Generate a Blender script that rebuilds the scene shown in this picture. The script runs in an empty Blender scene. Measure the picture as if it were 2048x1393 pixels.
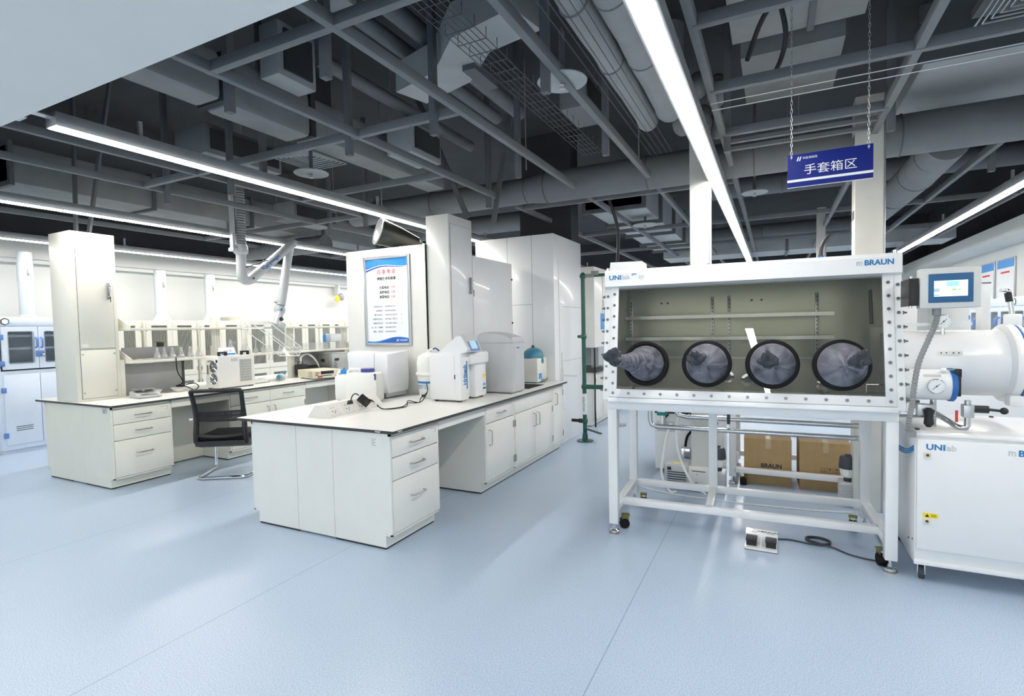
import bpy, bmesh, math, random
from mathutils import Vector, Matrix, Euler
random.seed(7)
scene = bpy.context.scene
COL = scene.collection
PI = math.pi
def R(d): return math.radians(d)

# ---------------------------------------------------------------- camera, world, exposure
F_PX, YAW, PITCH, ROLL = 1051.58, 0.463403, -0.0403517, -0.0207198
cam_d = bpy.data.cameras.new('camera'); cam = bpy.data.objects.new('camera', cam_d); COL.objects.link(cam)
cam_d.sensor_fit = 'HORIZONTAL'; cam_d.sensor_width = 36.0; cam_d.lens = 36.0*F_PX/2048; cam_d.clip_end = 60; cam_d.clip_start = .02
_r = Vector((math.cos(YAW), math.sin(YAW), 0)); _f = Vector((-math.sin(YAW), math.cos(YAW), 0)); _u = Vector((0, 0, 1))
_f2 = _f*math.cos(PITCH)+_u*math.sin(PITCH); _u2 = _u*math.cos(PITCH)-_f*math.sin(PITCH)
_r3 = _r*math.cos(ROLL)+_u2*math.sin(ROLL); _u3 = _u2*math.cos(ROLL)-_r*math.sin(ROLL)
_m = Matrix((_r3, _u3, -_f2)).transposed().to_4x4(); _m.translation = (0, 0, 1.55)
cam.matrix_world = _m
scene.camera = cam
w = bpy.data.worlds.new('world'); scene.world = w; w.use_nodes = True
w.node_tree.nodes['Background'].inputs[0].default_value = (.74, .755, .755, 1)
w.node_tree.nodes['Background'].inputs[1].default_value = 1.7
scene.view_settings.view_transform = 'Standard'; scene.view_settings.look = 'None'
scene.view_settings.gamma = 1; scene.view_settings.use_curve_mapping = False
scene.view_settings.exposure = 0.55
LAMP = 34.0          # emission strength of the strip lights
scene.cycles.max_bounces = 8; scene.cycles.diffuse_bounces = 4; scene.cycles.glossy_bounces = 4
scene.cycles.transparent_max_bounces = 24; scene.cycles.transmission_bounces = 6
scene.cycles.sample_clamp_indirect = 4.0; scene.cycles.caustics_reflective = False; scene.cycles.caustics_refractive = False

# ---------------------------------------------------------------- materials
def lin(h):
    c = [int(h[i:i+2], 16)/255 for i in (0, 2, 4)]
    return [x/12.92 if x <= .04045 else ((x+.055)/1.055)**2.4 for x in c]
MATS = {}
def mat(name, hexc, rough=.45, metal=0., var=.04, scale=6., coat=0., spec=.5, bump=0.):
    m = bpy.data.materials.new(name); m.use_nodes = True; nt = m.node_tree; N = nt.nodes; b = N['Principled BSDF']
    c = lin(hexc)
    tc = N.new('ShaderNodeTexCoord'); nz = N.new('ShaderNodeTexNoise'); nz.inputs['Scale'].default_value = scale; nz.inputs['Detail'].default_value = 3
    nt.links.new(tc.outputs['Object'], nz.inputs['Vector'])
    rp = N.new('ShaderNodeValToRGB'); rp.color_ramp.elements[0].position = .3; rp.color_ramp.elements[1].position = .7
    rp.color_ramp.elements[0].color = (*[x*(1-var) for x in c], 1); rp.color_ramp.elements[1].color = (*[min(1, x*(1+var)) for x in c], 1)
    nt.links.new(nz.outputs['Fac'], rp.inputs['Fac']); nt.links.new(rp.outputs['Color'], b.inputs['Base Color'])
    b.inputs['Roughness'].default_value = rough; b.inputs['Metallic'].default_value = metal
    b.inputs['Specular IOR Level'].default_value = spec
    if coat: b.inputs['Coat Weight'].default_value = coat; b.inputs['Coat Roughness'].default_value = .06
    if bump:
        bp = N.new('ShaderNodeBump'); bp.inputs['Strength'].default_value = bump; bp.inputs['Distance'].default_value = .01
        nt.links.new(nz.outputs['Fac'], bp.inputs['Height']); nt.links.new(bp.outputs['Normal'], b.inputs['Normal'])
    MATS[name] = m; return m
def emit(name, hexc, strength):
    m = bpy.data.materials.new(name); m.use_nodes = True; nt = m.node_tree; nt.nodes.clear()
    e = nt.nodes.new('ShaderNodeEmission'); e.inputs[0].default_value = (*lin(hexc), 1); e.inputs[1].default_value = strength
    o = nt.nodes.new('ShaderNodeOutputMaterial'); nt.links.new(e.outputs[0], o.inputs[0]); return m
def glassy(name, tint, ior=1.45, rough=.03, edge=0., edge_hex='ffffff'):
    """thin clear sheet: tinted see-through body with a fresnel reflection, optionally a milky share"""
    m = bpy.data.materials.new(name); m.use_nodes = True; nt = m.node_tree; N = nt.nodes; N.clear()
    t = N.new('ShaderNodeBsdfTransparent'); t.inputs[0].default_value = (*tint, 1)
    g = N.new('ShaderNodeBsdfGlossy'); g.inputs['Roughness'].default_value = rough; g.inputs[0].default_value = (1, 1, 1, 1)
    lw = N.new('ShaderNodeLayerWeight'); lw.inputs[0].default_value = .5; r0 = ((ior-1)/(ior+1))**2
    pw = N.new('ShaderNodeMath'); pw.operation = 'POWER'; pw.inputs[1].default_value = 5; nt.links.new(lw.outputs['Facing'], pw.inputs[0])
    fr = N.new('ShaderNodeMapRange'); fr.inputs[3].default_value = r0; nt.links.new(pw.outputs[0], fr.inputs[0])   # Schlick reflection, the same on both faces of the sheet
    mx = N.new('ShaderNodeMixShader'); nt.links.new(fr.outputs[0], mx.inputs[0]); nt.links.new(t.outputs[0], mx.inputs[1]); nt.links.new(g.outputs[0], mx.inputs[2])
    out = N.new('ShaderNodeOutputMaterial'); last = mx
    if edge:
        d = N.new('ShaderNodeBsdfDiffuse'); d.inputs[0].default_value = (*lin(edge_hex), 1)
        m2 = N.new('ShaderNodeMixShader'); m2.inputs[0].default_value = edge
        nt.links.new(mx.outputs[0], m2.inputs[1]); nt.links.new(d.outputs[0], m2.inputs[2]); last = m2
    nt.links.new(last.outputs[0], out.inputs[0]); return m

WHITE = mat('white_powder_coat', 'e8e8e2', .32, coat=.15, var=.015)
CREAM = mat('cream_powder_coat', 'e8e7da', .34, coat=.15, var=.015)
GBW = mat('glossy_white_lacquer', 'eef0f1', .3, coat=.2, var=.012)
WALLW = mat('white_wall_paint', 'd6d9d7', .6, var=.02, scale=2)
GYPS = mat('soffit_paint', 'dfe1de', .8, var=.02, scale=1.5)
TOPW = mat('white_laminate', 'ecece8', .35, var=.03, scale=90)
EDGE = mat('dark_laminate_core', '3c3b39', .5)
PP = mat('pale_polypropylene', 'dbe6f4', .35, var=.02)
PP2 = mat('greyed_polypropylene', 'c6cfd6', .4, var=.02)
BLUEP = mat('blue_plastic', '5f86c6', .4)
BLUED = mat('deep_blue_plastic', '2466ae', .35)
NAVY = mat('navy_plastic', '38448f', .4)
REFLB = mat('dark_spun_metal', '4b4c49', .3, .6)
STEEL = mat('brushed_steel', 'b9bab6', .3, .9, var=.06, scale=30)
CHROME = mat('chrome', 'dfe2e4', .08, 1., var=.01)
PIPE = mat('polished_pipe_steel', 'c9ccce', .18, 1., var=.03)
LINING = mat('stainless_lining', 'a3a395', .3, .75, var=.08, scale=2)
SCREWM = mat('dull_screw_steel', '85888a', .35, .9)
ALU = mat('aluminium', 'c6c9cc', .3, .7)
BLACK = mat('black_plastic', '1a1b1d', .45)
BLACKR = mat('black_rubber', '0d0e10', .7, spec=.3)
DGREY = mat('dark_grey_plastic', '3c4249', .5)
MGREY = mat('mid_grey_metal', '8f9191', .5)
LGREY = mat('light_grey_plastic', 'c3c6c8', .4)
SCREENB = mat('grey_back_board', '9b9c9c', .5)
SHADE = mat('ceiling_dark_paint', '383b3f', .9, var=.12, scale=3)
CEIL = mat('charcoal_paint', '5e6266', .75, var=.06)
CEIL2 = mat('grey_lagging', '86898b', .7, var=.1, scale=4, bump=.3)
CEIL3 = mat('slate_paint', '6f7377', .7, var=.06)
PALE = mat('pale_duct_board', 'a7acae', .7, var=.05)
GREEN = mat('green_enamel', '17564a', .35, coat=.3)
KRAFT = mat('kraft_cardboard', 'a98e66', .8, var=.06, scale=14)
TAPE = mat('clear_tape', 'b9a684', .25)
BEIGE = mat('beige_instrument_paint', 'e3dcc4', .45)
YELLOW = mat('yellow_sticker', 'f2dc2a', .5)
INK = mat('black_ink', '26282a', .7)
GREYINK = mat('grey_ink', '7c8790', .7)
BLUEINK = mat('blue_print', '1f79b4', .6)
REDINK = mat('red_print', 'd2362c', .6)
WHITEINK = mat('white_print', 'f1f3f8', .6)
SIGNB = mat('sign_blue', '1b2a7c', .5, spec=.2)
PAPER = mat('white_poster', 'f2f6f8', .4, coat=.4)
SKYB = mat('sky_blue_print', '2f93de', .45, coat=.4)
ROYAL = mat('royal_blue_print', '1d5cb5', .45, coat=.4)
TEALC = mat('teal_lid', '3f86a0', .4)
TEAL2 = mat('teal_actuator', '1d8586', .45)
MESH_M = None
BRASS = mat('brass_foot', 'b08a5c', .3, .9)
GOLDZ = mat('zinc_yellow', '857f46', .4, .7)
FILM = mat('white_plastic_film', 'eff1f5', .3, var=.03, coat=.3)
ARMW = mat('arm_grey_white', 'b4b8ba', .35)
SLATM = mat('louvre_slat_paint', 'c2c2b8', .5)
HDPE = mat('translucent_white_plastic', 'f2f3ef', .4, var=.02)
CLEAR = glassy('clear_glassware', (.985, .99, .99), 1.5, .02, .18)
ACRYL = glassy('clear_acrylic', (.975, .98, .98), 1.45, .03, .06)
PANE = glassy('tinted_window', (.90, .90, .87), 1.5, .01)
WINGL = glassy('clear_window_glass', (.96, .97, .97), 1.45, .01)
CABGL = glassy('cabinet_window', (.80, .84, .86), 1.5, .05, .10, '7d868c')
LIGHT = emit('strip_diffuser', 'fffaf4', LAMP)
SCREEN = emit('screen_glow', 'e9f7fd', 1.1)
SCREENC = emit('screen_cyan', '9be0ec', 1.0)
SCREENG = emit('screen_green', '7ccb56', 1.0)
SCREENK = emit('screen_grey', 'a8c4d4', .9)

def glove_mat():
    m = mat('dusty_black_rubber', '4a4d57', .6); nt = m.node_tree; N = nt.nodes; b = N['Principled BSDF']
    tc = N.new('ShaderNodeTexCoord'); mp = N.new('ShaderNodeCombineXYZ'); sx = N.new('ShaderNodeSeparateXYZ')
    at = N.new('ShaderNodeMath'); at.operation = 'ARCTAN2'; ln = N.new('ShaderNodeVectorMath'); ln.operation = 'LENGTH'; k1 = N.new('ShaderNodeMath'); k1.operation = 'MULTIPLY'; k1.inputs[1].default_value = 26
    nt.links.new(tc.outputs['Object'], sx.inputs[0]); nt.links.new(sx.outputs['X'], at.inputs[0]); nt.links.new(sx.outputs['Z'], at.inputs[1]); nt.links.new(tc.outputs['Object'], ln.inputs[0])
    nt.links.new(ln.outputs['Value'], k1.inputs[0]); nt.links.new(k1.outputs[0], mp.inputs['X']); nt.links.new(at.outputs[0], mp.inputs['Y'])
    nz = N.new('ShaderNodeTexNoise'); nz.inputs['Scale'].default_value = 1.6; nz.inputs['Detail'].default_value = 6; nz.inputs['Distortion'].default_value = .4
    rp = N.new('ShaderNodeValToRGB'); rp.color_ramp.elements[0].position = .32; rp.color_ramp.elements[1].position = .78
    rp.color_ramp.elements[0].color = (*lin('3b3e48'), 1); rp.color_ramp.elements[1].color = (*lin('8d909b'), 1)
    nt.links.new(mp.outputs[0], nz.inputs['Vector'])
    nt.links.new(nz.outputs['Fac'], rp.inputs['Fac']); nt.links.new(rp.outputs['Color'], b.inputs['Base Color'])
    return m
GLOVE = glove_mat()
GLOVETIP = mat('dark_rubber_fingers', '343841', .5, var=.3, scale=30)

def floor_mat():
    m = bpy.data.materials.new('speckled_vinyl'); m.use_nodes = True; nt = m.node_tree; N = nt.nodes; L = nt.links.new; b = N['Principled BSDF']
    tc = N.new('ShaderNodeTexCoord')
    n1 = N.new('ShaderNodeTexNoise'); n1.inputs['Scale'].default_value = 170; n1.inputs['Detail'].default_value = 2
    r1 = N.new('ShaderNodeValToRGB'); r1.color_ramp.elements[0].position = .36; r1.color_ramp.elements[1].position = .62
    r1.color_ramp.elements[0].color = (*lin('9fb6d0'), 1); r1.color_ramp.elements[1].color = (*lin('c7d6e7'), 1)
    n2 = N.new('ShaderNodeTexVoronoi'); n2.inputs['Scale'].default_value = 75
    r2 = N.new('ShaderNodeValToRGB'); r2.color_ramp.elements[0].position = .05; r2.color_ramp.elements[0].color = (.52, .6, .7, 1)
    r2.color_ramp.elements[1].position = .13; r2.color_ramp.elements[1].color = (1, 1, 1, 1)
    n3 = N.new('ShaderNodeTexNoise'); n3.inputs['Scale'].default_value = 1.1; n3.inputs['Detail'].default_value = 3
    r3 = N.new('ShaderNodeValToRGB'); r3.color_ramp.elements[0].color = (.9, .91, .93, 1); r3.color_ramp.elements[1].color = (1, 1, 1, 1)
    for n in (n1, n2, n3): L(tc.outputs['Object'], n.inputs['Vector'])
    L(n1.outputs['Fac'], r1.inputs[0]); L(n2.outputs['Distance'], r2.inputs[0]); L(n3.outputs['Fac'], r3.inputs[0])
    m1 = N.new('ShaderNodeMixRGB'); m1.blend_type = 'MULTIPLY'; m1.inputs[0].default_value = .8; L(r1.outputs[0], m1.inputs[1]); L(r2.outputs[0], m1.inputs[2])
    m2 = N.new('ShaderNodeMixRGB'); m2.blend_type = 'MULTIPLY'; m2.inputs[0].default_value = 1; L(m1.outputs[0], m2.inputs[1]); L(r3.outputs[0], m2.inputs[2])
    # welded seams of the vinyl sheets, every two metres across x
    sp = N.new('ShaderNodeSeparateXYZ'); L(tc.outputs['Object'], sp.inputs[0])
    ad = N.new('ShaderNodeMath'); ad.operation = 'ADD'; ad.inputs[1].default_value = 20.72; L(sp.outputs['X'], ad.inputs[0])
    mo = N.new('ShaderNodeMath'); mo.operation = 'MODULO'; mo.inputs[1].default_value = 2.0; L(ad.outputs[0], mo.inputs[0])
    lt = N.new('ShaderNodeMath'); lt.operation = 'LESS_THAN'; lt.inputs[1].default_value = .006; L(mo.outputs[0], lt.inputs[0])
    m3 = N.new('ShaderNodeMixRGB'); m3.inputs[2].default_value = (*lin('8fa3b8'), 1); L(lt.outputs[0], m3.inputs[0]); L(m2.outputs[0], m3.inputs[1])
    L(m3.outputs[0], b.inputs['Base Color'])
    rr = N.new('ShaderNodeMapRange'); rr.inputs[3].default_value = .24; rr.inputs[4].default_value = .40; L(n3.outputs['Fac'], rr.inputs[0]); L(rr.outputs[0], b.inputs['Roughness'])
    b.inputs['Coat Weight'].default_value = .2; b.inputs['Coat Roughness'].default_value = .28
    bp = N.new('ShaderNodeBump'); bp.inputs['Strength'].default_value = .05; bp.inputs['Distance'].default_value = .004
    n4 = N.new('ShaderNodeTexNoise'); n4.inputs['Scale'].default_value = 5; L(tc.outputs['Object'], n4.inputs['Vector']); L(n4.outputs['Fac'], bp.inputs['Height']); L(bp.outputs['Normal'], b.inputs['Normal'])
    return m
FLOOR = floor_mat()

def mesh_fabric():
    m = bpy.data.materials.new('black_mesh_fabric'); m.use_nodes = True; nt = m.node_tree; N = nt.nodes; N.clear()
    d = N.new('ShaderNodeBsdfDiffuse'); d.inputs[0].default_value = (.012, .013, .014, 1); t = N.new('ShaderNodeBsdfTransparent')
    mx = N.new('ShaderNodeMixShader'); ck = N.new('ShaderNodeTexChecker'); ck.inputs['Scale'].default_value = 400
    tc = N.new('ShaderNodeTexCoord'); nt.links.new(tc.outputs['Object'], ck.inputs['Vector'])
    mr = N.new('ShaderNodeMapRange'); mr.inputs[3].default_value = .55; mr.inputs[4].default_value = .75
    nt.links.new(ck.outputs['Fac'], mr.inputs[0]); nt.links.new(mr.outputs[0], mx.inputs[0])
    nt.links.new(t.outputs[0], mx.inputs[1]); nt.links.new(d.outputs[0], mx.inputs[2])
    o = N.new('ShaderNodeOutputMaterial'); nt.links.new(mx.outputs[0], o.inputs[0]); return m
MESHF = mesh_fabric()

# ---------------------------------------------------------------- mesh helpers
class B:
    def __init__(s): s.bm = bmesh.new()
    def box(s, x0, y0, z0, x1, y1, z1, bev=0., M=None):
        vs = [s.bm.verts.new((x, y, z)) for x in (x0, x1) for y in (y0, y1) for z in (z0, z1)]
        fs = [s.bm.faces.new([vs[i] for i in q]) for q in ((0, 1, 3, 2), (4, 6, 7, 5), (0, 4, 5, 1), (2, 3, 7, 6), (0, 2, 6, 4), (1, 5, 7, 3))]
        if bev:
            es = list({e for f in fs for e in f.edges})
            r = bmesh.ops.bevel(s.bm, geom=es, offset=bev, segments=2, profile=.5, affect='EDGES')
            vs = list({v for f in r['faces'] for v in f.verts} | {v for v in vs if v.is_valid})
        if M is not None:
            for v in vs: v.co = M @ v.co
        return s
    def ring(s, c, a, b, r, n): return [s.bm.verts.new(c+(a*math.cos(2*PI*i/n)+b*math.sin(2*PI*i/n))*r) for i in range(n)]
    def skin(s, rings, caps=True, closed=False):
        n = len(rings[0])
        prs = list(zip(rings, rings[1:])) + ([(rings[-1], rings[0])] if closed else [])
        for p, q in prs:
            for i in range(n):
                try: s.bm.faces.new((p[i], p[(i+1) % n], q[(i+1) % n], q[i]))
                except ValueError: pass
        if caps and not closed:
            for rr in (list(reversed(rings[0])), rings[-1]):
                try: s.bm.faces.new(rr)
                except ValueError: pass
        return s
    def cyl(s, p0, p1, r, r2=None, n=20, caps=True):
        p0, p1 = Vector(p0), Vector(p1); d = (p1-p0).normalized(); a = d.orthogonal().normalized(); b = d.cross(a)
        return s.skin([s.ring(p0, a, b, r, n), s.ring(p1, a, b, r if r2 is None else r2, n)], caps)
    def tube(s, pts, r, n=10, smooth=0, closed=False, flat=None):
        P = [Vector(p) for p in pts]
        if smooth:
            Q = []; k = len(P)
            for i in range(k if closed else k-1):
                p0, p1, p2, p3 = (P[(i-1) % k] if (closed or i) else P[0]), P[i], P[(i+1) % k], (P[(i+2) % k] if (closed or i+2 < k) else P[-1])
                for j in range(smooth):
                    t = j/smooth
                    Q.append(.5*((2*p1)+(p2-p0)*t+(2*p0-5*p1+4*p2-p3)*t*t+(3*p1-p0-3*p2+p3)*t**3))
            if not closed: Q.append(P[-1])
            P = Q
        rings = []; a = None; k = len(P)
        for i, p in enumerate(P):
            if closed: d = (P[(i+1) % k]-P[i-1]).normalized()
            else: d = (P[min(i+1, k-1)]-P[max(i-1, 0)]).normalized()
            a = d.orthogonal().normalized() if a is None else (a-d*a.dot(d)).normalized()
            rr = r
            if isinstance(r, (list, tuple)):
                u_ = i*(len(r)-1)/max(1, k-1); q_ = min(int(u_), len(r)-2); rr = r[q_]+(r[q_+1]-r[q_])*(u_-q_)
            rings.append(s.ring(p, a, d.cross(a), rr, n))
        return s.skin(rings, not closed, closed)
    def lathe(s, prof, c=(0, 0, 0), ax='z', n=28, caps=True):
        c = Vector(c); A = {'z': (Vector((1, 0, 0)), Vector((0, 1, 0)), Vector((0, 0, 1))), 'x': (Vector((0, 1, 0)), Vector((0, 0, 1)), Vector((1, 0, 0))), 'y': (Vector((0, 0, 1)), Vector((1, 0, 0)), Vector((0, 1, 0)))}[ax] if isinstance(ax, str) else None
        if A is None:
            d = Vector(ax).normalized(); a = d.orthogonal().normalized(); A = (a, d.cross(a), d)
        return s.skin([s.ring(c+A[2]*h, A[0], A[1], max(r, 1e-4), n) for r, h in prof], caps)
    def prism(s, poly, axis, d0, d1):
        f = {'x': lambda p, d: (d, p[0], p[1]), 'y': lambda p, d: (p[0], d, p[1]), 'z': lambda p, d: (p[0], p[1], d)}[axis]
        return s.skin([[s.bm.verts.new(f(p, d0)) for p in poly], [s.bm.verts.new(f(p, d1)) for p in poly]])
    def quad(s, *ps):
        s.bm.faces.new([s.bm.verts.new(p) for p in ps]); return s
    def torus(s, c, nrm, Rr, r, n=36, k=10, sc=(1, 1)):
        c = Vector(c); d = Vector(nrm).normalized(); a = d.orthogonal().normalized(); b = d.cross(a)
        return s.tube([c+a*(Rr*math.cos(2*PI*i/n))+b*(Rr*math.sin(2*PI*i/n)) for i in range(n)], r, k, closed=True)
    def sphere(s, c, r, sc=(1, 1, 1), u=16, v=10):
        c = Vector(c)
        return s.skin([[s.bm.verts.new(c+Vector((r*sc[0]*math.sin(t)*math.cos(2*PI*i/u), r*sc[1]*math.sin(t)*math.sin(2*PI*i/u), r*sc[2]*math.cos(t)))) for i in range(u)] for t in [max(.02, min(PI-.02, PI*j/v)) for j in range(v+1)]])
    def xf(s, M):
        for v in s.bm.verts: v.co = M @ v.co
        return s
def mesh_of(name, b, m, ang=32):
    bm = b.bm; bmesh.ops.recalc_face_normals(bm, faces=bm.faces[:])
    for f in bm.faces: f.smooth = True
    me = bpy.data.meshes.new(name); bm.to_mesh(me); bm.free(); me.materials.append(m)
    me.set_sharp_from_angle(angle=R(ang)); return me
def put(name, me, parent=None, loc=(0, 0, 0), rot=(0, 0, 0)):
    o = bpy.data.objects.new(name, me); COL.objects.link(o); o.location = loc; o.rotation_euler = rot
    if parent: o.parent = parent
    return o
def obj(name, b, m, parent=None, loc=(0, 0, 0), rot=(0, 0, 0), label=None):
    o = put(name, mesh_of(name, b, m), parent, loc, rot)
    if label: o['label'] = label
    return o
def tag(o, label, cat, group=None):
    o['label'] = label; o['category'] = cat
    if group: o['group'] = group
    return o
def thing(name, label, cat, loc=(0, 0, 0), rotz=0., group=None):
    o = bpy.data.objects.new(name, None); COL.objects.link(o); o.location = loc; o.rotation_euler = (0, 0, rotz); o.empty_display_size = .05
    return tag(o, label, cat, group)
def struct(name, b, m, parent=None):
    o = obj(name, b, m, parent); o['kind'] = 'structure'; return o
def one(name, b, m, label, cat, group=None, loc=(0, 0, 0), rot=(0, 0, 0)):
    return tag(obj(name, b, m, None, loc, rot), label, cat, group)
def dup(root, loc, rotz=None, label=None, group=None):
    r = root.copy(); COL.objects.link(r); r.location = loc
    if rotz is not None: r.rotation_euler = (0, 0, rotz)
    if label: r['label'] = label
    if group: r['group'] = group
    for ch in list(root.children):
        c = ch.copy(); COL.objects.link(c); c.parent = r
        for g in list(ch.children):
            d = g.copy(); COL.objects.link(d); d.parent = c
    return r
TEXTS = []
FRONT = (PI/2, 0, 0); EAST = (PI/2, 0, PI/2)
def text(s, size, m, parent, loc, rot=FRONT, align='LEFT', bold=0., outline=0., sx=1., name='lettering', ext=.0006, shear=0., label=None, bend=None):
    TEXTS.append((s, size, m, parent, loc, rot, align, bold, outline, sx, name, ext, shear, label, bend))
def flush_texts():
    made = []
    for t in TEXTS:
        s, size, m, parent, loc, rot, align, bold, outline, sx, name, ext, shear, label, bend = t
        c = bpy.data.curves.new('txt', 'FONT'); c.body = s; c.size = size; c.align_x = align; c.shear = shear; c.resolution_u = 3
        if outline: c.fill_mode = 'NONE'; c.bevel_depth = outline; c.bevel_resolution = 0
        else: c.extrude = ext; c.offset = bold
        o = bpy.data.objects.new('txt', c); COL.objects.link(o); made.append(o)
    bpy.context.view_layer.update(); dg = bpy.context.evaluated_depsgraph_get()
    ms = [bpy.data.meshes.new_from_object(o.evaluated_get(dg)) for o in made]
    for o, me, t in zip(made, ms, TEXTS):
        s, size, m, parent, loc, rot, align, bold, outline, sx, name, ext, shear, label, bend = t
        c = o.data; bpy.data.objects.remove(o); bpy.data.curves.remove(c)
        if sx != 1:
            for v in me.vertices: v.co.x *= sx
        if bend:
            for v in me.vertices: v.co.z += math.sqrt(max(0, bend[0]**2-(v.co.y-bend[1])**2))-bend[0]
        me.name = name; me.materials.clear(); me.materials.append(m)
        q = put(name, me, parent, loc, rot)
        if label: q['label'] = label
def TZ(deg, at=(0, 0, 0)): return Matrix.Translation(at) @ Matrix.Rotation(R(deg), 4, 'Z')
# ---------------------------------------------------------------- the room
XL, XR, YF, YB, ZC = -9.65, 3.55, -4.5, 17.0, 4.25
struct('floor', B().box(XL-.1, YF-.1, -.1, XR+.1, YB+.1, 0), FLOOR)
struct('ceiling', B().box(XL-.1, YF-.1, ZC, XR+.1, YB+.1, ZC+.1), SHADE)
ZW = 2.95
for nm, a in (('left', (XL-.1, YF, XL, YB)), ('right', (XR, YF, XR+.1, YB)), ('back', (XL-.1, YB, XR+.1, YB+.1))):
    struct('wall_'+nm, B().box(a[0], a[1], 0, a[2], a[3], ZW), WALLW)
    struct('wall_upper_'+nm, B().box(a[0], a[1], ZW, a[2], a[3], ZC), SHADE)
struct('wall_front', B().box(XL-.1, YF-.1, 0, XR+.1, YF, .12).box(XL-.1, YF-.1, 2.78, XR+.1, YF, ZC), WALLW)   # unseen front wall, left open for assumed glazing that lets fill daylight in
wf = B()
for i in range(8): wf.box(XL+i*1.88-.03, YF-.08, .12, XL+i*1.88+.03, YF-.02, 2.78)
w1 = struct('fill_window', B().box(XL, YF-.055, .12, XR, YF-.045, 2.78), WINGL); struct('window_frame', wf, ALU, w1)  # assumed window behind the camera, added to admit fill light
struct('trim_1', B().box(XL, YF, 2.78, XR, 1.47, 2.92), GYPS)                      # lowered plaster soffit over the near end
struct('trim_2', B().box(XL, 1.6, 2.66, XL+.16, YB, 2.95).box(XL, 1.6, 2.60, XL+.11, YB, 2.66), WALLW)   # bulkhead along the left wall
struct('trim_3', B().box(XR-.5, 1.6, 2.74, XR, YB, 2.95), WALLW)
struct('baseboard_back', B().box(XL, YB-.015, 0, XR, YB, .1), WALLW)
struct('trim_4', B().box(-3.3, 6.95, 2.722, -2.52, 7.25, ZC), SHADE)               # dark concrete column above the white casing

# ---------------------------------------------------------------- strip lights
def strip_light(x, y0, y1, z, label, rz=0.):
    t = thing('strip_light', label, 'light', (x, y0, z), rz, 'linear ceiling lights'); L = y1-y0
    obj('housing', B().box(-.062, 0, .004, .062, L, .085, .003), ALU, t)
    b = B(); k = int(L/1.2)
    for i in range(k): b.box(-.047, .006+i*(L-.012)/k, 0, .047, .006+(i+1)*(L-.012)/k, .006)
    obj('diffuser', b, LIGHT, t)
    for i in range(int(L/2.4)+1):
        y = .5+i*2.4
        if y < L: obj('hanger', B().box(-.012, y-.012, .085, .012, y+.012, .2).box(-.06, y-.02, .083, .06, y+.02, .089), ALU, t)
    return t
s1 = strip_light(-3.87, 1.64, 15.6, 2.80, 'long strip light above the aisle between the two lab benches')
obj('end_bracket', B().box(-.03, -.14, .055, .03, .02, .061).box(-.05, -.2, .0, .05, -.13, .06), ALU, s1, label='white end bracket fixed to the soffit')
strip_light(-6.37, 1.64, 15.6, 2.80, 'long strip light running above the bench with the glassware')
strip_light(-8.75, 1.64, 15.6, 2.80, 'farthest left strip light, beside the wall of storage cabinets')
strip_light(-.465, 1.64, 15.6, 2.80, 'widest looking strip light, running away above the glove box')
strip_light(2.11, 1.64, 15.6, 2.80, 'strip light on the far right, above the round white chamber')

strip_light(.62, -4.3, .12, 2.69, 'corridor strip light under the soffit above the camera', R(7.5)); strip_light(-3.3, -4.3, .12, 2.69, 'corridor strip light under the soffit towards the left')  # the left one is an unseen lamp, added to fill the near end

# ---------------------------------------------------------------- ceiling grid
def chan_y(x, y0, y1, z=3.0, w=.045, h=.06): return B().box(x-w/2, y0, z, x+w/2, y1, z+h, .003)
def chan_x(y, x0, x1, z=3.0, w=.045, h=.06): return B().box(x0, y-w/2, z, x1, y+w/2, z+h, .003)
ords = ['first', 'second', 'third', 'fourth', 'fifth', 'sixth', 'seventh', 'eighth', 'ninth', 'tenth', 'eleventh', 'twelfth']
GX = [-8.0, -7.2, -5.6, -4.75, -2.82, -1.90, -1.12, -.36, .70, 1.70, 2.6]
for i, x in enumerate(GX):
    cut = -5.1 < x < 2
    one('ceiling_channel', chan_y(x, 1.55, 5.36 if cut else 15.5), CEIL3, 'dark lengthwise ceiling channel, %s of eleven from the left wall' % ords[i], 'ceiling channel', 'lengthwise ceiling channels')
    if cut: one('ceiling_channel', chan_y(x, 5.84, 15.5), CEIL3, 'dark lengthwise ceiling channel beyond the large round duct, %s from the left wall' % ords[i], 'ceiling channel', 'lengthwise ceiling channels')
CX = [(1.95, -2.85, -.3), (2.78, -.36, 2.6), (3.11, -5.6, -1.88), (3.6, -.36, 2.6), (4.3, -4.75, -2.82), (4.47, -.36, .7), (5.3, -8, -4.75), (6.0, -2.82, -.36), (7.9, -8, -4.75), (8.3, -2.82, 2.6), (10.5, -8, 2.6)]
for i, (y, a, b_) in enumerate(CX):
    one('ceiling_channel', chan_x(y, a, b_, 2.995 if i % 2 else 3.002), CEIL3, 'dark crosswise ceiling channel, %s from the soffit' % ords[i], 'ceiling channel', 'crosswise ceiling channels')
PS = [(-2.95, 2.15), (-2.12, 2.11), (-2.10, 3.07), (-1.17, 2.84), (-1.185, 4.09), (-2.9, 3.1), (-2.05, 4.3), (-3.985, 3.2), (-4.7, 3.4), (-5.55, 3.3), (-4.7, 5.28), (-5.55, 5.5), (-.33, 4.5), (.74, 4.6), (1.78, 6.34), (-2.85, 5.2)]
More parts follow.
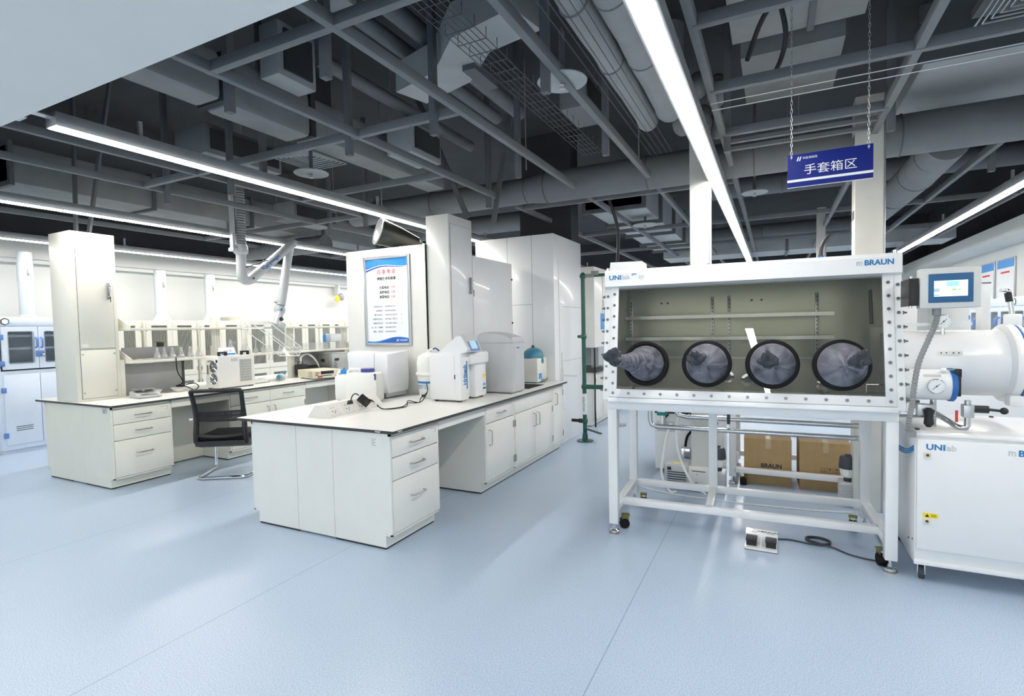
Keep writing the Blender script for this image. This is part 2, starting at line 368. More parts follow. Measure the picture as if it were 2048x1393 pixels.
for i, (x, y) in enumerate(PS):
    side = 'left' if x < -3.5 else 'middle' if x < -.8 else 'right'
    k = sum(1 for a, c in PS if (a < -3.5) == (x < -3.5) and (a < -.8) == (x < -.8) and (c, a) < (y, x))
    b = B().box(-.024, -.024, -.12, .024, .024, ZC-3.0, .003)
    one('hanger_post', b, CEIL, 'dark square hanger post through the %s part of the ceiling grid, %s nearest the camera' % (side, ords[k]), 'hanger post', 'ceiling hanger posts', (x, y, 3.0))
for k, (x, y, a, h) in enumerate(((-2.98, 4.95, -24, 1.5), (-2.85, 5.3, 12, 1.5), (-6.85, 3.2, 20, 1.56), (-6.9, 3.1, 3, 1.475))):
    lab = ['slanting dark brace above the narrow tower, leaning left', 'slanting dark brace above the narrow tower, leaning right', 'slanting dark brace above the wide service tower', 'upright dark brace above the wide service tower'][k]
    one('brace', B().box(-.028, -.012, 0, .028, .012, h*1.05), CEIL, lab, 'brace', 'ceiling braces', (x, y, 2.745 if k < 2 else 2.7), (0, R(a), 0))
# round ventilation ducts
t = thing('ventilation_duct', 'large round grey duct crossing the whole ceiling', 'duct', (0, 5.6, 3.12))
obj('pipe', B().cyl((-2.30, 0, 0), (1.84, 0, 0), .171, n=36), CEIL3, t)
obj('pipe', B().cyl((-2.30, 0, 0), (-2.55, 0, 0), .171, .146, n=36).cyl((-2.55, 0, 0), (-5.18, 0, 0), .146, n=36), CEIL3, t)
obj('elbow', B().tube([(1.84, 0, 0), (2.0, .025, 0), (2.17, -.015, .015), (2.42, -.165, .025), (2.76, -.46, .025)], .171, 28, smooth=5), CEIL3, t)
for x in (-3.85, -2.55, -2.30, -1.17, -.17, .96, 1.84): obj('collar', B().torus((x, 0, 0), (1, 0, 0), .172 if x > -2.5 else .148, .007, 40, 6), CEIL, t)
t = thing('ventilation_duct', 'round duct turning off the large duct towards the far right', 'duct', (1.34, 5.69, 3.01))
obj('pipe', B().cyl((0, .10, .06), (-.04, 1.0, 0), .165, n=36).cyl((-.04, 1.0, 0), (-.12, 4.2, 0), .165, n=36), CEIL3, t)
for y in (.42, 1.0, 1.92): obj('collar', B().torus((-.04*y, y, .0 if y > .9 else .045), (-.04, 1, 0), .166, .006, 40, 6), CEIL, t)
for k, (y, x0, x1, z, r) in enumerate(((9.2, -.9, 3.0, 3.69, .16), (10.8, -1.2, 1.2, 3.2, .14), (8.6, -7.6, -3.2, 3.45, .17), (6.4, -8.6, -6.55, 2.975, .14))):
    lab = ['thinner round duct behind the hanging blue sign', 'low round duct just above the far end of the glove box', 'round duct running crosswise behind the extraction arm', 'low round duct at the left above the cream cabinets'][k]
    one('ventilation_duct', B().cyl((x0, 0, 0), (x1, 0, 0), r, n=28).torus((x0+1, 0, 0), (1, 0, 0), r, .01).cyl((x0+.2, 0, 0), (x0+.2, 0, ZC-z), .008, n=6).cyl((x1-.2, 0, 0), (x1-.2, 0, ZC-z), .008, n=6), CEIL3, lab, 'duct', None, (0, y, z))
# lagged pipes
for k, (x, r, y0, y1) in enumerate(((-1.05, .09, 1.3, 4.9), (-.82, .115, 1.3, 4.7))):
    t = thing('lagged_pipe', ['left one of two thick lagged pipes beside the widest strip light', 'right one of two thick lagged pipes beside the widest strip light'][k], 'pipe', (x, y0, 3.45), 0, 'thick lagged pipes')
    L = y1-y0
    obj('jacket', B().tube([(0, i*L/14, .004*math.sin(i*2.3)) for i in range(15)], [r*(1+.03*math.sin(i*1.9)) for i in range(15)], 20), PALE, t)
    for q in (.8, 1.7, 2.5): obj('band', B().torus((0, q, 0), (.1, 1, 0), r*1.02, .008), CEIL2, t)
    obj('elbow', B().tube([(0, L, 0), (.0, L+.12, -.02), (0, L+.16, .12), (0, L+.16, .7)], r, 16, smooth=4), PALE, t)
b = B()
for k in range(9): b.sphere((-.75+.14*(k % 3)+.04*random.random(), 5.0+.12*(k//3), 3.35+.1*((k*7) % 4)), .09, (1, 1, 1.3), 10, 8)
one('pipe_wrapping', b, CEIL2, 'crumpled grey wrapping round the pipe ends beside the widest strip light', 'wrapping')
for k, (x, y, L, r) in enumerate(((-2.35, 2.0, 3.0, .07), (-2.62, 2.2, 2.8, .06), (-3.3, 3.2, 2.4, .06))):
    one('ceiling_pipe', B().cyl((0, 0, 0), (0, L, 0), r, n=18), CEIL3, 'dark ceiling pipe running away left of the bent duct, %s from the right' % ords[k], 'pipe', 'dark ceiling pipes', (x, y, 3.75))
# rectangular ducts
t = thing('rectangular_duct', 'wide lagged flat duct hanging above the first strip light', 'duct', (-3.655, 1.55, 3.2))
obj('lagging', B().box(-.13, 0, 0, .15, .95, .34, .04).box(-.14, 1.0, -.02, .16, 1.75, .36, .05).box(-.13, 1.8, 0, .15, 3.8, .34, .04), CEIL2, t)
obj('band', B().box(-.135, .95, .0, .155, 1.0, .345), SHADE, t); obj('band', B().box(-.135, 1.75, .0, .155, 1.8, .345), SHADE, t)
t = thing('rectangular_duct', 'pale bent flat duct zigzagging above the middle aisle', 'duct', (0, 0, 3.4))
P = [(-1.33, 2.96), (-1.78, 3.05), (-2.12, 3.36), (-2.6, 3.5)]; b = B(); rr = []
for i, p in enumerate(P):
    d = Vector(P[min(i+1, 3)])-Vector(P[max(i-1, 0)]); n_ = Vector((-d.y, d.x)).normalized()*.15
    rr.append([b.bm.verts.new((p[0]+n_.x*s, p[1]+n_.y*s, z)) for s, z in ((1, 0), (-1, 0), (-1, .22), (1, .22))])
b.skin(rr); obj('casing', b, PALE, t)
obj('cross_bar', B().box(-1.97, 3.25, -.04, -1.87, 3.6, 0), CEIL, t)
t = thing('rectangular_duct', 'flanged grey duct receding above the tall white casing', 'duct', (-1.95, 6.96, 3.12))
obj('casing', B().box(-.36, 0, 0, .4, 4.9, .5), PALE, t)
for i in range(5): obj('flange', B().box(-.41, i*1.15, -.05, .45, i*1.15+.05, .55), CEIL, t)
t = thing('rectangular_duct', 'low grey duct lying left above the wide service tower', 'duct', (-7.5, 2.6, 3.15))
obj('casing', B().box(-.45, 0, 0, .45, 5.62, .4, .02), CEIL2, t)
for i in range(5): obj('flange', B().box(-.48, i*1.4, -.03, .48, i*1.4+.04, .43), CEIL, t)
t = thing('rectangular_duct', 'pale flat duct crossing the far end of the ceiling', 'duct', (0, 12, 2.98))
obj('casing', B().box(-2.2, 0, 0, 2.9, .9, .22), PALE, t); obj('flange', B().box(.2, -.02, -.02, .25, .92, .24), CEIL, t)
t = thing('rectangular_duct', 'broad pale duct overhead at the upper right corner', 'duct', (1.75, 4.9, 3.45))
obj('casing', B().box(-.75, 0, 0, .9, 1.3, .35, .01), PALE, t); obj('flange', B().box(-.8, -.04, -.03, .95, .01, .38), CEIL, t)
t = thing('rectangular_duct', 'pale flat duct overhead behind the chains of the blue sign', 'duct', (.15, 3.1, 3.55))
obj('casing', B().box(-.42, 0, 0, .38, 1.1, .3).box(-.38, 1.35, 0, .3, 2.3, .3), CEIL2, t); obj('flange', B().box(.05, -.01, -.02, .09, 1.12, .32), CEIL, t)
# air units
for k, (x, y, w_, d_, z, h) in enumerate(((-3.36, 2.78, .2, .36, 3.45, .4), (-1.62, 4.55, .25, .5, 3.5, .3), (-3.25, 4.15, .3, .5, 3.25, .3), (-5.3, 3.4, .5, .9, 3.35, .3), (-6.1, 5.2, .4, .8, 3.1, .25), (-2.5, 2.35, .25, .3, 3.6, .3))):
    lab = ['pale boxed air unit between the ceiling channels, upper left', 'small grey air unit above the large round duct', 'pale air unit just above the narrow tower', 'flat grey air unit above the first strip light', 'flat grey air unit left of the extraction hose', 'grey air unit beside the plaster soffit'][k]
    t = thing('air_unit', lab, 'air unit', (x, y, z))
    obj('casing', B().box(-w_/2, 0, 0, w_/2, d_, h, .01), PALE if k in (0, 2) else CEIL2, t)
    obj('hanger_rod', B().cyl((-w_/2+.02, .04, h), (-w_/2+.02, .04, ZC-z), .006, n=6), MGREY, t); obj('hanger_rod', B().cyl((w_/2-.02, d_-.04, h), (w_/2-.02, d_-.04, ZC-z), .006, n=6), MGREY, t)
    obj('side_grille', B().box(w_/2, .05, .05, w_/2+.02, d_-.05, h-.05), SHADE, t)
# sprinklers with round heat plates
for k, (x, y, r, z, dl) in enumerate(((-1.14, 3.03, .15, 3.01, .3), (-3.83, 3.59, .155, 3.0, 1.24), (-1.69, 7.82, .18, 2.99, .125), (-.2, 6.6, .14, 3.0, 1.24))):
    lab = ['round sprinkler plate hanging left of the thick lagged pipes', 'round sprinkler plate hanging above the first strip light', 'round sprinkler plate under the flanged duct', 'small round sprinkler plate near the white column'][k]
    t = thing('sprinkler', lab, 'sprinkler', (x, y, z))
    obj('plate', B().lathe([(.02, .012), (r*.97, .0), (r, .006), (r*.97, .012), (.02, .024)], n=36), PALE, t)
    obj('drop_pipe', B().cyl((0, 0, .015), (0, 0, dl), .017), CEIL, t)
    obj('nozzle', B().lathe([(.012, .0), (.016, -.015), (.006, -.03), (.02, -.034), (.02, -.037)], n=14), STEEL, t)
# square diffusers
def diffuser(loc, s, label):
    t = thing('air_diffuser', label, 'air diffuser', loc)
    for i in range(7):
        a = s*(1-i*.13); b = B(); e = s*.035; z = .012*i*.6
        for sx, sy, ex, ey in ((-a, -a, a, -a+e), (-a, a-e, a, a), (-a, -a, -a+e, a), (a-e, -a, a, a)): b.box(sx, sy, z, ex, ey, z+.008)
        obj('ring', b, PALE, t)
    obj('back_plate', B().box(-s, -s, .07, s, s, .12).box(-s*.6, -s*.6, .12, s*.6, s*.6, ZC-loc[2]), CEIL, t)
diffuser((-4.28, 4.02, 3.3), .25, 'square slatted air diffuser behind the round plate')
diffuser((1.35, 4.0, 3.32), .26, 'square slatted air diffuser at the top right corner')
# wires and cables
for k, (y, z) in enumerate(((3.78, 3.0), (3.86, 2.985))):
    one('tension_wire', B().cyl((-.38, 0, 0), (3.2, 0, 0), .003, n=6), ALU, ['upper one of two thin bright wires above the blue sign', 'lower one of two thin bright wires above the blue sign'][k], 'wire', 'bright ceiling wires', (0, y, z))
for k, pts in enumerate(([(-.02, 3.35, 3.5), (.06, 3.5, 3.2), (-.02, 3.7, 3.05), (-.1, 3.75, 3.1)], [(-.15, 3.6, 3.15), (0, 3.4, 3.35), (.35, 3.3, 3.35), (.6, 3.35, 3.4)], [(-1.9, 6.6, 3.2), (-1.85, 6.9, 2.8), (-2.0, 7.4, 2.35), (-2.0, 7.5, 2.3)])):
    one('ceiling_cable', B().tube(pts, .014 if k < 2 else .022, 8, smooth=8), BLACK, ['thick dark cable looping down right of the widest strip light', 'dark cable sagging crosswise behind the sign chains', 'black cable hanging down beside the tall white casing'][k], 'cable')
t = thing('cable_tray', 'wire mesh cable tray running between the dark ceiling pipes', 'cable tray', (-1.66, 1.6, 3.3))
b = B()
for i in range(6): b.cyl((-.1+.04*i, 0, 0), (-.1+.04*i, 3.7, 0), .003, n=5)
obj('rods', b, CEIL, t); b = B()
for i in range(27): b.tube([(-.1, i*.14, .07), (-.1, i*.14, 0), (.1, i*.14, 0), (.1, i*.14, .07)], .003, 5)
obj('cross_wires', b, CEIL, t)
t = thing('cable_tray', 'wire mesh cable tray beside the thick lagged pipes', 'cable tray', (-.96, 1.6, 3.2))
b = B()
for i in range(5): b.cyl((-.02+.05*i-.1, 0, 0), (-.02+.05*i-.1, 3.7, 0), .003, n=5)
obj('rods', b, CEIL, t)
for k, (x0, y) in enumerate(((-.36, 4.75), (-.36, 4.95))):
    one('cable_ladder', B().box(x0, y-.02, 3.02, .7, y+.02, 3.05).box(x0, y-.02, 3.09, .7, y+.02, 3.11), CEIL3, ['double rail crossing behind the blue sign, nearer one', 'double rail crossing behind the blue sign, farther one'][k], 'rail')
for k, (x, y, z0) in enumerate(((-5.6, 4.1, 2.87), (-4.2, 5.0, 2.9), (.2, 5.6, 3.285), (-1.2, 5.3, 3.1), (1.2, 6.3, 3.0), (-4.4, 6.2, 2.85), (-2.2, 4.8, 3.1))):
    one('threaded_rod', B().cyl((0, 0, 0), (0, 0, ZC-z0), .006, n=6), MGREY, 'thin threaded rod hanging from the dark ceiling, %s from the left' % ords[sorted([-5.6, -4.2, .2, -1.2, 1.2, -4.4, -2.2]).index(x)], 'rod', 'threaded hanger rods', (x, y, z0))

# ---------------------------------------------------------------- hanging sign
t = thing('hanging_sign', 'dark blue hanging sign with white characters on two chains', 'sign', (.26, 3.3, 2.28), R(-1.0))
obj('board', B().box(-.196, -.006, 0, .196, .006, .175, .001), SIGNB, t)
obj('stripe', B().box(-.1965, -.0075, .027, .1965, -.0055, .040), WHITEINK, t)
obj('bottom_edge', B().box(-.196, -.0065, -.0015, .196, .0065, .0), WHITEINK, t)
obj('emblem', B().prism([(-.152, .138), (-.146, .138), (-.139, .160), (-.145, .160)], 'y', -.0075, -.0055).prism([(-.141, .138), (-.135, .138), (-.128, .160), (-.134, .160)], 'y', -.0075, -.0055), WHITEINK, t)
text('手套箱区', .058, WHITEINK, t, (.005, -.0065, .066), align='CENTER', sx=1.06)
text('华能清能院', .014, WHITEINK, t, (-.124, -.0065, .146))
for x in (-.176, .176):
    b = B(); n_ = 46
    for i in range(n_):
        z = .163+i*(1.2-.16)/n_; rr_ = []
        for q in range(10):
            c_, s_ = math.cos(2*PI*q/10)*.0045, math.sin(2*PI*q/10)*.014
            rr_.append((x+(c_ if i % 2 else 0), -.004+(0 if i % 2 else c_), z+s_))
        b.tube(rr_, .0016, 5, closed=True)
    obj('chain', b, ALU, t); obj('rivet', B().cyl((x, -.009, .162), (x, .009, .162), .006, n=14), ALU, t)
# ---------------------------------------------------------------- storage cabinets along the walls
def bar_handle(z0, z1, x, y=-.034, r=.005):
    return B().tube([(x, 0, z0), (x, y, z0+.004), (x, y, z1-.004), (x, 0, z1)], r, 8)
def bar_handle_h(x0, x1, z, y=-.034, r=.0055):
    return B().tube([(x0, 0, z), (x0, y*.75, z), (x0+.012, y, z), (x1-.012, y, z), (x1, y*.75, z), (x1, 0, z)], r, 8)
def framed(x0, x1, z0, z1, wx0, wx1, wz0, wz1, y0, y1):
    """door leaf with a rectangular opening"""
    b = B(); b.box(x0, y0, z0, wx0, y1, z1).box(wx1, y0, z0, x1, y1, z1).box(wx0, y0, z0, wx1, y1, wz0).box(wx0, y0, wz1, wx1, y1, z1)
    return b
def rounded(x0, x1, z0, z1, r, n=5):
    P = []
    for cx_, cz_, a in ((x1-r, z1-r, 0), (x0+r, z1-r, 90), (x0+r, z0+r, 180), (x1-r, z0+r, 270)):
        for i in range(n+1): P.append((cx_+r*math.cos(R(a+90*i/n)), cz_+r*math.sin(R(a+90*i/n))))
    return P
def blue_cabinet(label, loc, rotz, W=.86, H=1.82, D=.5, group=None, logo=True, lower_handles=False, duct=True):
    t = thing('chemical_cabinet', label, 'cabinet', loc, rotz, group)
    obj('body', B().box(0, .024, .05, W, D, 1.1, .004).box(.02, .06, 0, W-.02, D, .05).box(0, .024, H-.14, W, D, H, .004).box(0, .024, 1.1, .03, D, H-.14).box(W-.03, .024, 1.1, W, D, H-.14).box(.03, D-.03, 1.1, W-.03, D, H-.14).box(0, .002, H-.125, W, .024, H, .002), PP, t)
    m = W/2
    for s in (0, 1):
        x0, x1 = (.045, m-.003) if s == 0 else (m+.003, W-.045)
        d = obj('upper_door', framed(x0, x1, 1.12, H-.13, x0+.07, x1-.05 if s else x1-.06, 1.2, H-.2, 0, .022), PP, t)
        obj('window', B().prism(rounded(x0+.06, x1-.04, 1.19, H-.19, .03), 'y', -.002, .002), CABGL, d)
        hx = m-.03 if s == 0 else m+.03
        obj('handle', B().tube([(hx, 0, 1.40), (hx, -.04, 1.42), (hx, -.045, 1.47), (hx, -.04, 1.52), (hx, 0, 1.54)], .011, 8, smooth=3), BLUEP, d)
        hx = .04 if s == 0 else W-.04
        for z in (1.2, 1.55): obj('hinge', B().box(hx-.025, -.012, z-.035, hx+.025, .004, z+.035, .004), BLUEP, d)
        d = obj('lower_door', B().box(x0, 0, .12, x1, .022, 1.05, .003), PP, t)
        obj('vent_slots', B().box((x0+x1)/2-.09, -.003, .30, (x0+x1)/2+.09, .002, .307).box((x0+x1)/2-.09, -.003, .325, (x0+x1)/2+.09, .002, .332).box((x0+x1)/2-.09, -.003, .35, (x0+x1)/2+.09, .002, .357), BLACK, d)
        for z in (.25, .85): obj('hinge', B().box(hx-.025, -.012, z-.035, hx+.025, .004, z+.035, .004), BLUEP, d)
        if lower_handles:
            hx = m-.03 if s == 0 else m+.03
            obj('handle', B().box(hx-.015, -.035, .38, hx+.015, .0, .50, .006), BLUEP, d)
    lk = obj('lock', B().box(m-.035, -.02, 1.28, m+.055, .0, 1.36, .004), BLUEP, t)
    obj('padlock', B().torus((m+.035, -.035, 1.325), (0, 1, 0), .014, .004, 16, 6).box(m+.02, -.045, 1.285, m+.05, -.025, 1.315, .003), CHROME, lk)
    for z in (1.18, 1.38, 1.55): obj('shelf', B().box(.06, .04, z, W-.06, D-.02, z+.03), PP, t)
    if logo:
        hexa = [(.09+.05*math.cos(R(60*i+30)), H-.065+.05*math.sin(R(60*i+30))) for i in range(6)]; hi = [(.09+.036*math.cos(R(60*i+30)), H-.065+.036*math.sin(R(60*i+30))) for i in range(6)]
        em = obj('emblem', B().prism(hexa, 'y', -.002, .003), INK, t); obj('emblem_face', B().prism(hi, 'y', -.004, -.0015), WHITEINK, em)
        obj('emblem_corner', B().prism([hexa[5], hexa[4], hi[4], hi[5]], 'y', -.005, -.0018).prism([hexa[0], hexa[5], hi[5], hi[0]], 'y', -.005, -.0018), TEALC, em)
    if duct:
        obj('exhaust_pipe', B().lathe([(.10, 0), (.10, .015), (.083, .03), (.083, .9)], (m, .26, H), n=28), PP2, t)
        d = obj('damper_sleeve', B().cyl((m, .26, H+.5), (m, .26, H+.75), .088, n=28), PP2, t)
        obj('damper_lever', B().box(m-.012, .155, H+.58, m+.012, .18, H+.66, .003).cyl((m, .14, H+.6), (m, .18, H+.6), .012), ALU, d)
        obj('roof_cap', B().lathe([(.088, .75), (.05, .82), (.02, .85)], (m, .26, H), n=24), PP2, t)
    return t
blue_cabinet('pale blue chemical cabinet at the left edge, with blue handles and a hexagon emblem', (-9.03, 3.12, 0), R(90))
RB = ['pale blue chemical cabinet on the right wall, nearest the camera', 'pale blue chemical cabinet on the right wall, second from the camera', 'pale blue chemical cabinet on the right wall, third from the camera', 'pale blue chemical cabinet on the right wall, farthest from the camera']
for i, l in enumerate(RB):
    blue_cabinet(l, (2.95, 8.75+i*.9, 0), R(-90), W=.88, group='pale blue cabinets on the right wall', lower_handles=True, duct=i in (0, 1), logo=i < 2)

def louvre_cabinet(label, loc, rotz, W, H=1.77, D=.5, pipe=False, group=None):
    t = thing('storage_cabinet', label, 'cabinet', loc, rotz, group)
    obj('body', B().box(0, .026, .06, W, D, H, .003).box(.02, .05, 0, W-.02, D, .06), CREAM, t)
    m = W/2
    obj('shelf', B().box(.03, .035, 1.45, W-.03, .045, 1.47), CREAM, t)
    for s in (0, 1):
        x0, x1 = (.02, m-.002) if s == 0 else (m+.002, W-.02); a, c = x0+.08, x1-.08
        for z0, z1, w0, w1, nm in ((.84, H-.02, .93, H-.08, 'upper_door'), (.08, .83, .40, .74, 'lower_door')):
            d = obj(nm, framed(x0, x1, z0, z1, a, c, w0, w1, 0, .02), CREAM, t)
            b = B(); n_ = 13
            for i in range(n_): b.box(a+(c-a)*(i+.3)/n_, .008, w0, a+(c-a)*(i+.52)/n_, .018, w1)
            obj('louvre_slats', b, SLATM, d)
            obj('window', B().box(a, .021, w0, c, .024, w1), SHADEW, d)
            hx = m-.045 if s == 0 else m+.045
            zz = (1.0, 1.13) if nm == 'upper_door' else (.56, .69)
            obj('handle', bar_handle(zz[0], zz[1], hx), STEEL, d)
            hx = x0+.004 if s == 0 else x1-.004
            for z in (z0+.1, z1-.12): obj('hinge', B().box(hx-.007, -.006, z-.035, hx+.007, .004, z+.035), MGREY, d)
    if pipe:
        p = obj('exhaust_pipe', B().lathe([(.15, 0), (.14, .03), (.09, .13), (.088, .85)], (m, .28, H), n=28), PP2, t)
        d = obj('damper_sleeve', B().cyl((m, .28, H+.5), (m, .28, H+.76), .093, n=28), PP2, t)
        obj('damper_lever', B().box(m-.012, .16, H+.56, m+.012, .19, H+.66, .003).cyl((m, .14, H+.6), (m, .19, H+.6), .012), ALU, d)
        obj('roof_cap', B().lathe([(.093, .76), (.05, .83), (.02, .86)], (m, .28, H), n=24), PP2, t)
    return t
SHADEW = mat('window_shade_grey', '44474a', .4)
LC = [(4.18, .70, False), (4.92, .86, True), (5.81, .83, True), (6.74, .98, False), (7.76, .76, False), (8.53, .78, False), (9.34, .9, False)]
LL = ['just right of the wide service tower', 'under the middle exhaust pipe', 'under the right exhaust pipe, behind the extraction hose', 'right of the pale pillar strip', 'behind the clear hood of the extraction arm', 'behind the right end of the shelf rack', 'farthest along, mostly behind the white partition']
for (y, wd, p), l in zip(LC, LL): louvre_cabinet('cream storage cabinet with louvred windows, '+l, (-9.03, y, 0), R(90), wd, pipe=p, group='cream cabinets along the left wall')
struct('trim_5', B().box(XL, 6.65, 0, -9.06, 6.73, 1.85), CREAM)
t = thing('alarm_lamp', 'small round yellow and grey lamp under the left wall bulkhead', 'alarm lamp', (-9.45, 9.6, 2.36))
obj('bracket', B().box(-.16, -.03, .06, 0, .03, .30, .005), WALLW, t); obj('lens', B().sphere((.03, .03, 0), .09, (.6, 1, 1)), MGREY, t); obj('yellow_lens', B().sphere((.03, -.1, -.05), .075, (.6, 1, 1)), YELLOW, t)

# ---------------------------------------------------------------- lab furniture
def worktop(label, x0, y0, x1, y1, z=.85, notch=None, cutout=None):
    t = thing('worktop', label, 'worktop', (x0, y0, z))
    L, D = x1-x0, y1-y0
    def slab(za, zb, e):
        b = B()
        if notch:
            nx, ny = notch[0]-x0, notch[1]-y0
            poly = [(e, e), (L-e, e), (L-e, D-e), (nx+e, D-e), (nx+e, ny-e), (e, ny-e)]
            return b.prism(poly, 'z', za, zb)
        return b.box(e, e, za, L-e, D-e, zb)
    obj('edge_core', slab(-.022, -.0015, 0), EDGE, t); obj('surface', slab(-.0014, 0, .0006), TOPW, t)
    return t
def base_cabinet(label, loc, rotz, W, D, fronts, m=WHITE, group=None, H=.828, ph=.1, sidekick=True):
    t = thing('base_cabinet', label, 'cabinet', loc, rotz, group)
    obj('body', B().box(0, .02, ph, W, D, H).box(0, .004, ph, .016, .02, H).box(W-.016, .004, ph, W, .02, H).box(0, .004, H-.022, W, .02, H).box(0, .004, ph, W, .02, ph+.012), m, t)
    obj('plinth', B().box(.0, .06, .014, W, D, ph), m, t); obj('floor_strip', B().box(.004, .066, 0, W-.004, D, .016), BLACK, t)
    for f in fronts:
        kind, x0, x1, z0, z1 = f[:5]
        d = obj('drawer' if kind in ('drawer', 'tag_drawer') else 'panel' if kind == 'panel' else 'door', B().box(x0+.0025, 0, z0+.0025, x1-.0025, .018, z1-.0025, .001), m, t)
        if kind in ('drawer', 'tag_drawer'):
            c = (x0+x1)/2; zc = z0+(z1-z0)*(.42 if z1-z0 < .25 else .72)
            zc = (z0+z1)/2 if z1-z0 < .25 else z0+(z1-z0)*.6
            obj('handle', bar_handle_h(c-.075, c+.075, zc), STEEL, d)
        if kind in ('tag_drawer', 'tag_door_l', 'tag_door_r'):
            hx = x1-.095 if kind != 'tag_door_l' else x1-.085; hz = z1-.06
            obj('label_holder', B().box(hx, -.002, hz+.028, hx+.07, 0, hz+.03).box(hx+.068, -.002, hz, hx+.07, 0, hz+.03).box(hx+.04, -.002, hz, hx+.07, 0, hz+.0015), MGREY, d)
        if 'door' in kind:
            left = kind.endswith('_l')
            hx = x0+.05 if left else x1-.05; zt = z1-.07 if z1 > .7 else z1-.06
            obj('handle', bar_handle(zt-.14, zt, hx), STEEL, d)
            hx = x1-.002 if left else x0+.002
            for z in (z0+.09, z1-.09): obj('hinge', B().box(hx-.009, -.005, z-.035, hx+.009, .003, z+.035, .001), MGREY, d)
    return t
E_ = R(90); W_ = R(-90)
def drawers3(W): return [('tag_drawer', .016, W-.016, .652, .804), ('drawer', .016, W-.016, .488, .65), ('drawer', .016, W-.016, .114, .486)]
# --- near bench (front side faces +x at -2.38)
FX = -2.38
base_cabinet('white three-drawer cabinet at the near corner of the front bench', (FX, 2.845, 0), E_, .585, .54, drawers3(.585))
base_cabinet('white cabinet with one drawer over one slightly open door beside the knee space', (FX, 4.18, 0), E_, .60, .54, [('tag_drawer', .016, .584, .655, .804), ('door_l', .016, .584, .115, .652)])
base_cabinet('white two-door sink cabinet in the front bench', (FX, 4.785, 0), E_, 1.04, .54, [('panel', .016, 1.024, .655, .804), ('door_r', .016, .52, .115, .652), ('door_l', .52, 1.024, .115, .652)])
base_cabinet('narrow white one-door cabinet at the far end of the front bench', (FX, 5.83, 0), E_, .345, .54, [('tag_door_l', .016, .33, .115, .804)])
base_cabinet('white cabinet on the far left side of the front bench end', (-3.81, 2.845+.585, 0), W_, .585, .51, drawers3(.585))
base_cabinet('white cabinet deeper along the left side of the front bench', (-3.81, 4.50, 0), W_, .6, .51, [('tag_drawer', .016, .584, .655, .804), ('door_l', .016, .584, .115, .652)])
one('service_spine', B().box(-3.297, 2.845, .014, -2.923, 4.55, .828), WHITE, 'white upright spine panel between the two end cabinets of the front bench', 'panel')
one('service_spine', B().box(-3.297, 4.7, .014, -2.923, 6.17, .828), WHITE, 'white back panel behind the front bench cabinets under the sink', 'panel')
one('apron', B().box(FX-.02, 3.432, .745, FX-.002, 4.178, .828), WHITE, 'white apron rail over the front bench knee space', 'apron')
wt = worktop('white worktop with dark edge on the front bench', -3.955, 2.825, -2.335, 6.205, notch=(-3.30, 4.56))
text('WZLAB', .014, WHITEINK, wt, (1.46, -.0008, -.016), name='edge_lettering', bold=.0003); text('WZLAB', .014, WHITEINK, wt, (1.6208, .05, -.016), EAST, name='edge_lettering', bold=.0003)
t = thing('sticker', 'small printed label on the near end panel of the front bench', 'sticker', (-2.5, 2.8445, .79))
obj('paper', B().box(-.05, -.0008, -.055, .055, 0, .012), WHITE, t); b = B()
for i in range(5): b.box(-.045, -.0012, -.012-.011*i, -.005-.012*(i % 2), -.0006, -.009-.011*i)
obj('printed_lines', b, GREYINK, t)
# --- rear bench (front side faces +x at -5.885)
RX = -5.885
base_cabinet('cream three-drawer cabinet at the near end of the rear bench', (RX, 2.855, 0), E_, .585, .54, drawers3(.585), CREAM)
base_cabinet('cream cabinet with two drawers over two doors behind the black chair', (RX, 4.115, 0), E_, 1.16, .54, [('drawer', .016, .58, .655, .804), ('tag_drawer', .58, 1.144, .655, .804), ('door_r', .016, .58, .115, .652), ('door_l', .58, 1.144, .115, .652)], CREAM)
base_cabinet('cream cabinet at the far end of the rear bench', (RX, 6.2, 0), E_, .9, .54, [('drawer', .016, .884, .655, .804), ('door_r', .016, .45, .115, .652), ('door_l', .45, .884, .115, .652)], CREAM)
base_cabinet('cream cabinet on the hidden left side of the rear bench', (-7.21, 3.44, 0), W_, .585, .5, drawers3(.585), CREAM)
one('service_spine', B().box(-6.71, 2.855, .014, -6.427, 7.1, .828), CREAM, 'cream spine panel along the middle of the rear bench', 'panel')
one('apron', B().box(RX-.02, 3.442, .745, RX-.002, 4.113, .828), CREAM, 'cream apron rail over the knee space by the chair', 'apron')
one('apron', B().box(RX-.02, 5.278, .745, RX-.002, 6.198, .828), CREAM, 'cream apron rail over the farther knee space of the rear bench', 'apron')
worktop('white worktop with dark edge on the rear bench', -7.37, 2.84, -5.85, 7.2)
t = thing('door_stop', 'small grey catch on the end panel of the rear bench', 'catch', (-5.99, 2.854, .79))
obj('plate', B().box(-.03, -.012, -.025, .03, 0, .025, .003), LGREY, t); obj('button', B().box(.005, -.016, -.014, .018, -.01, .014), MGREY, t)
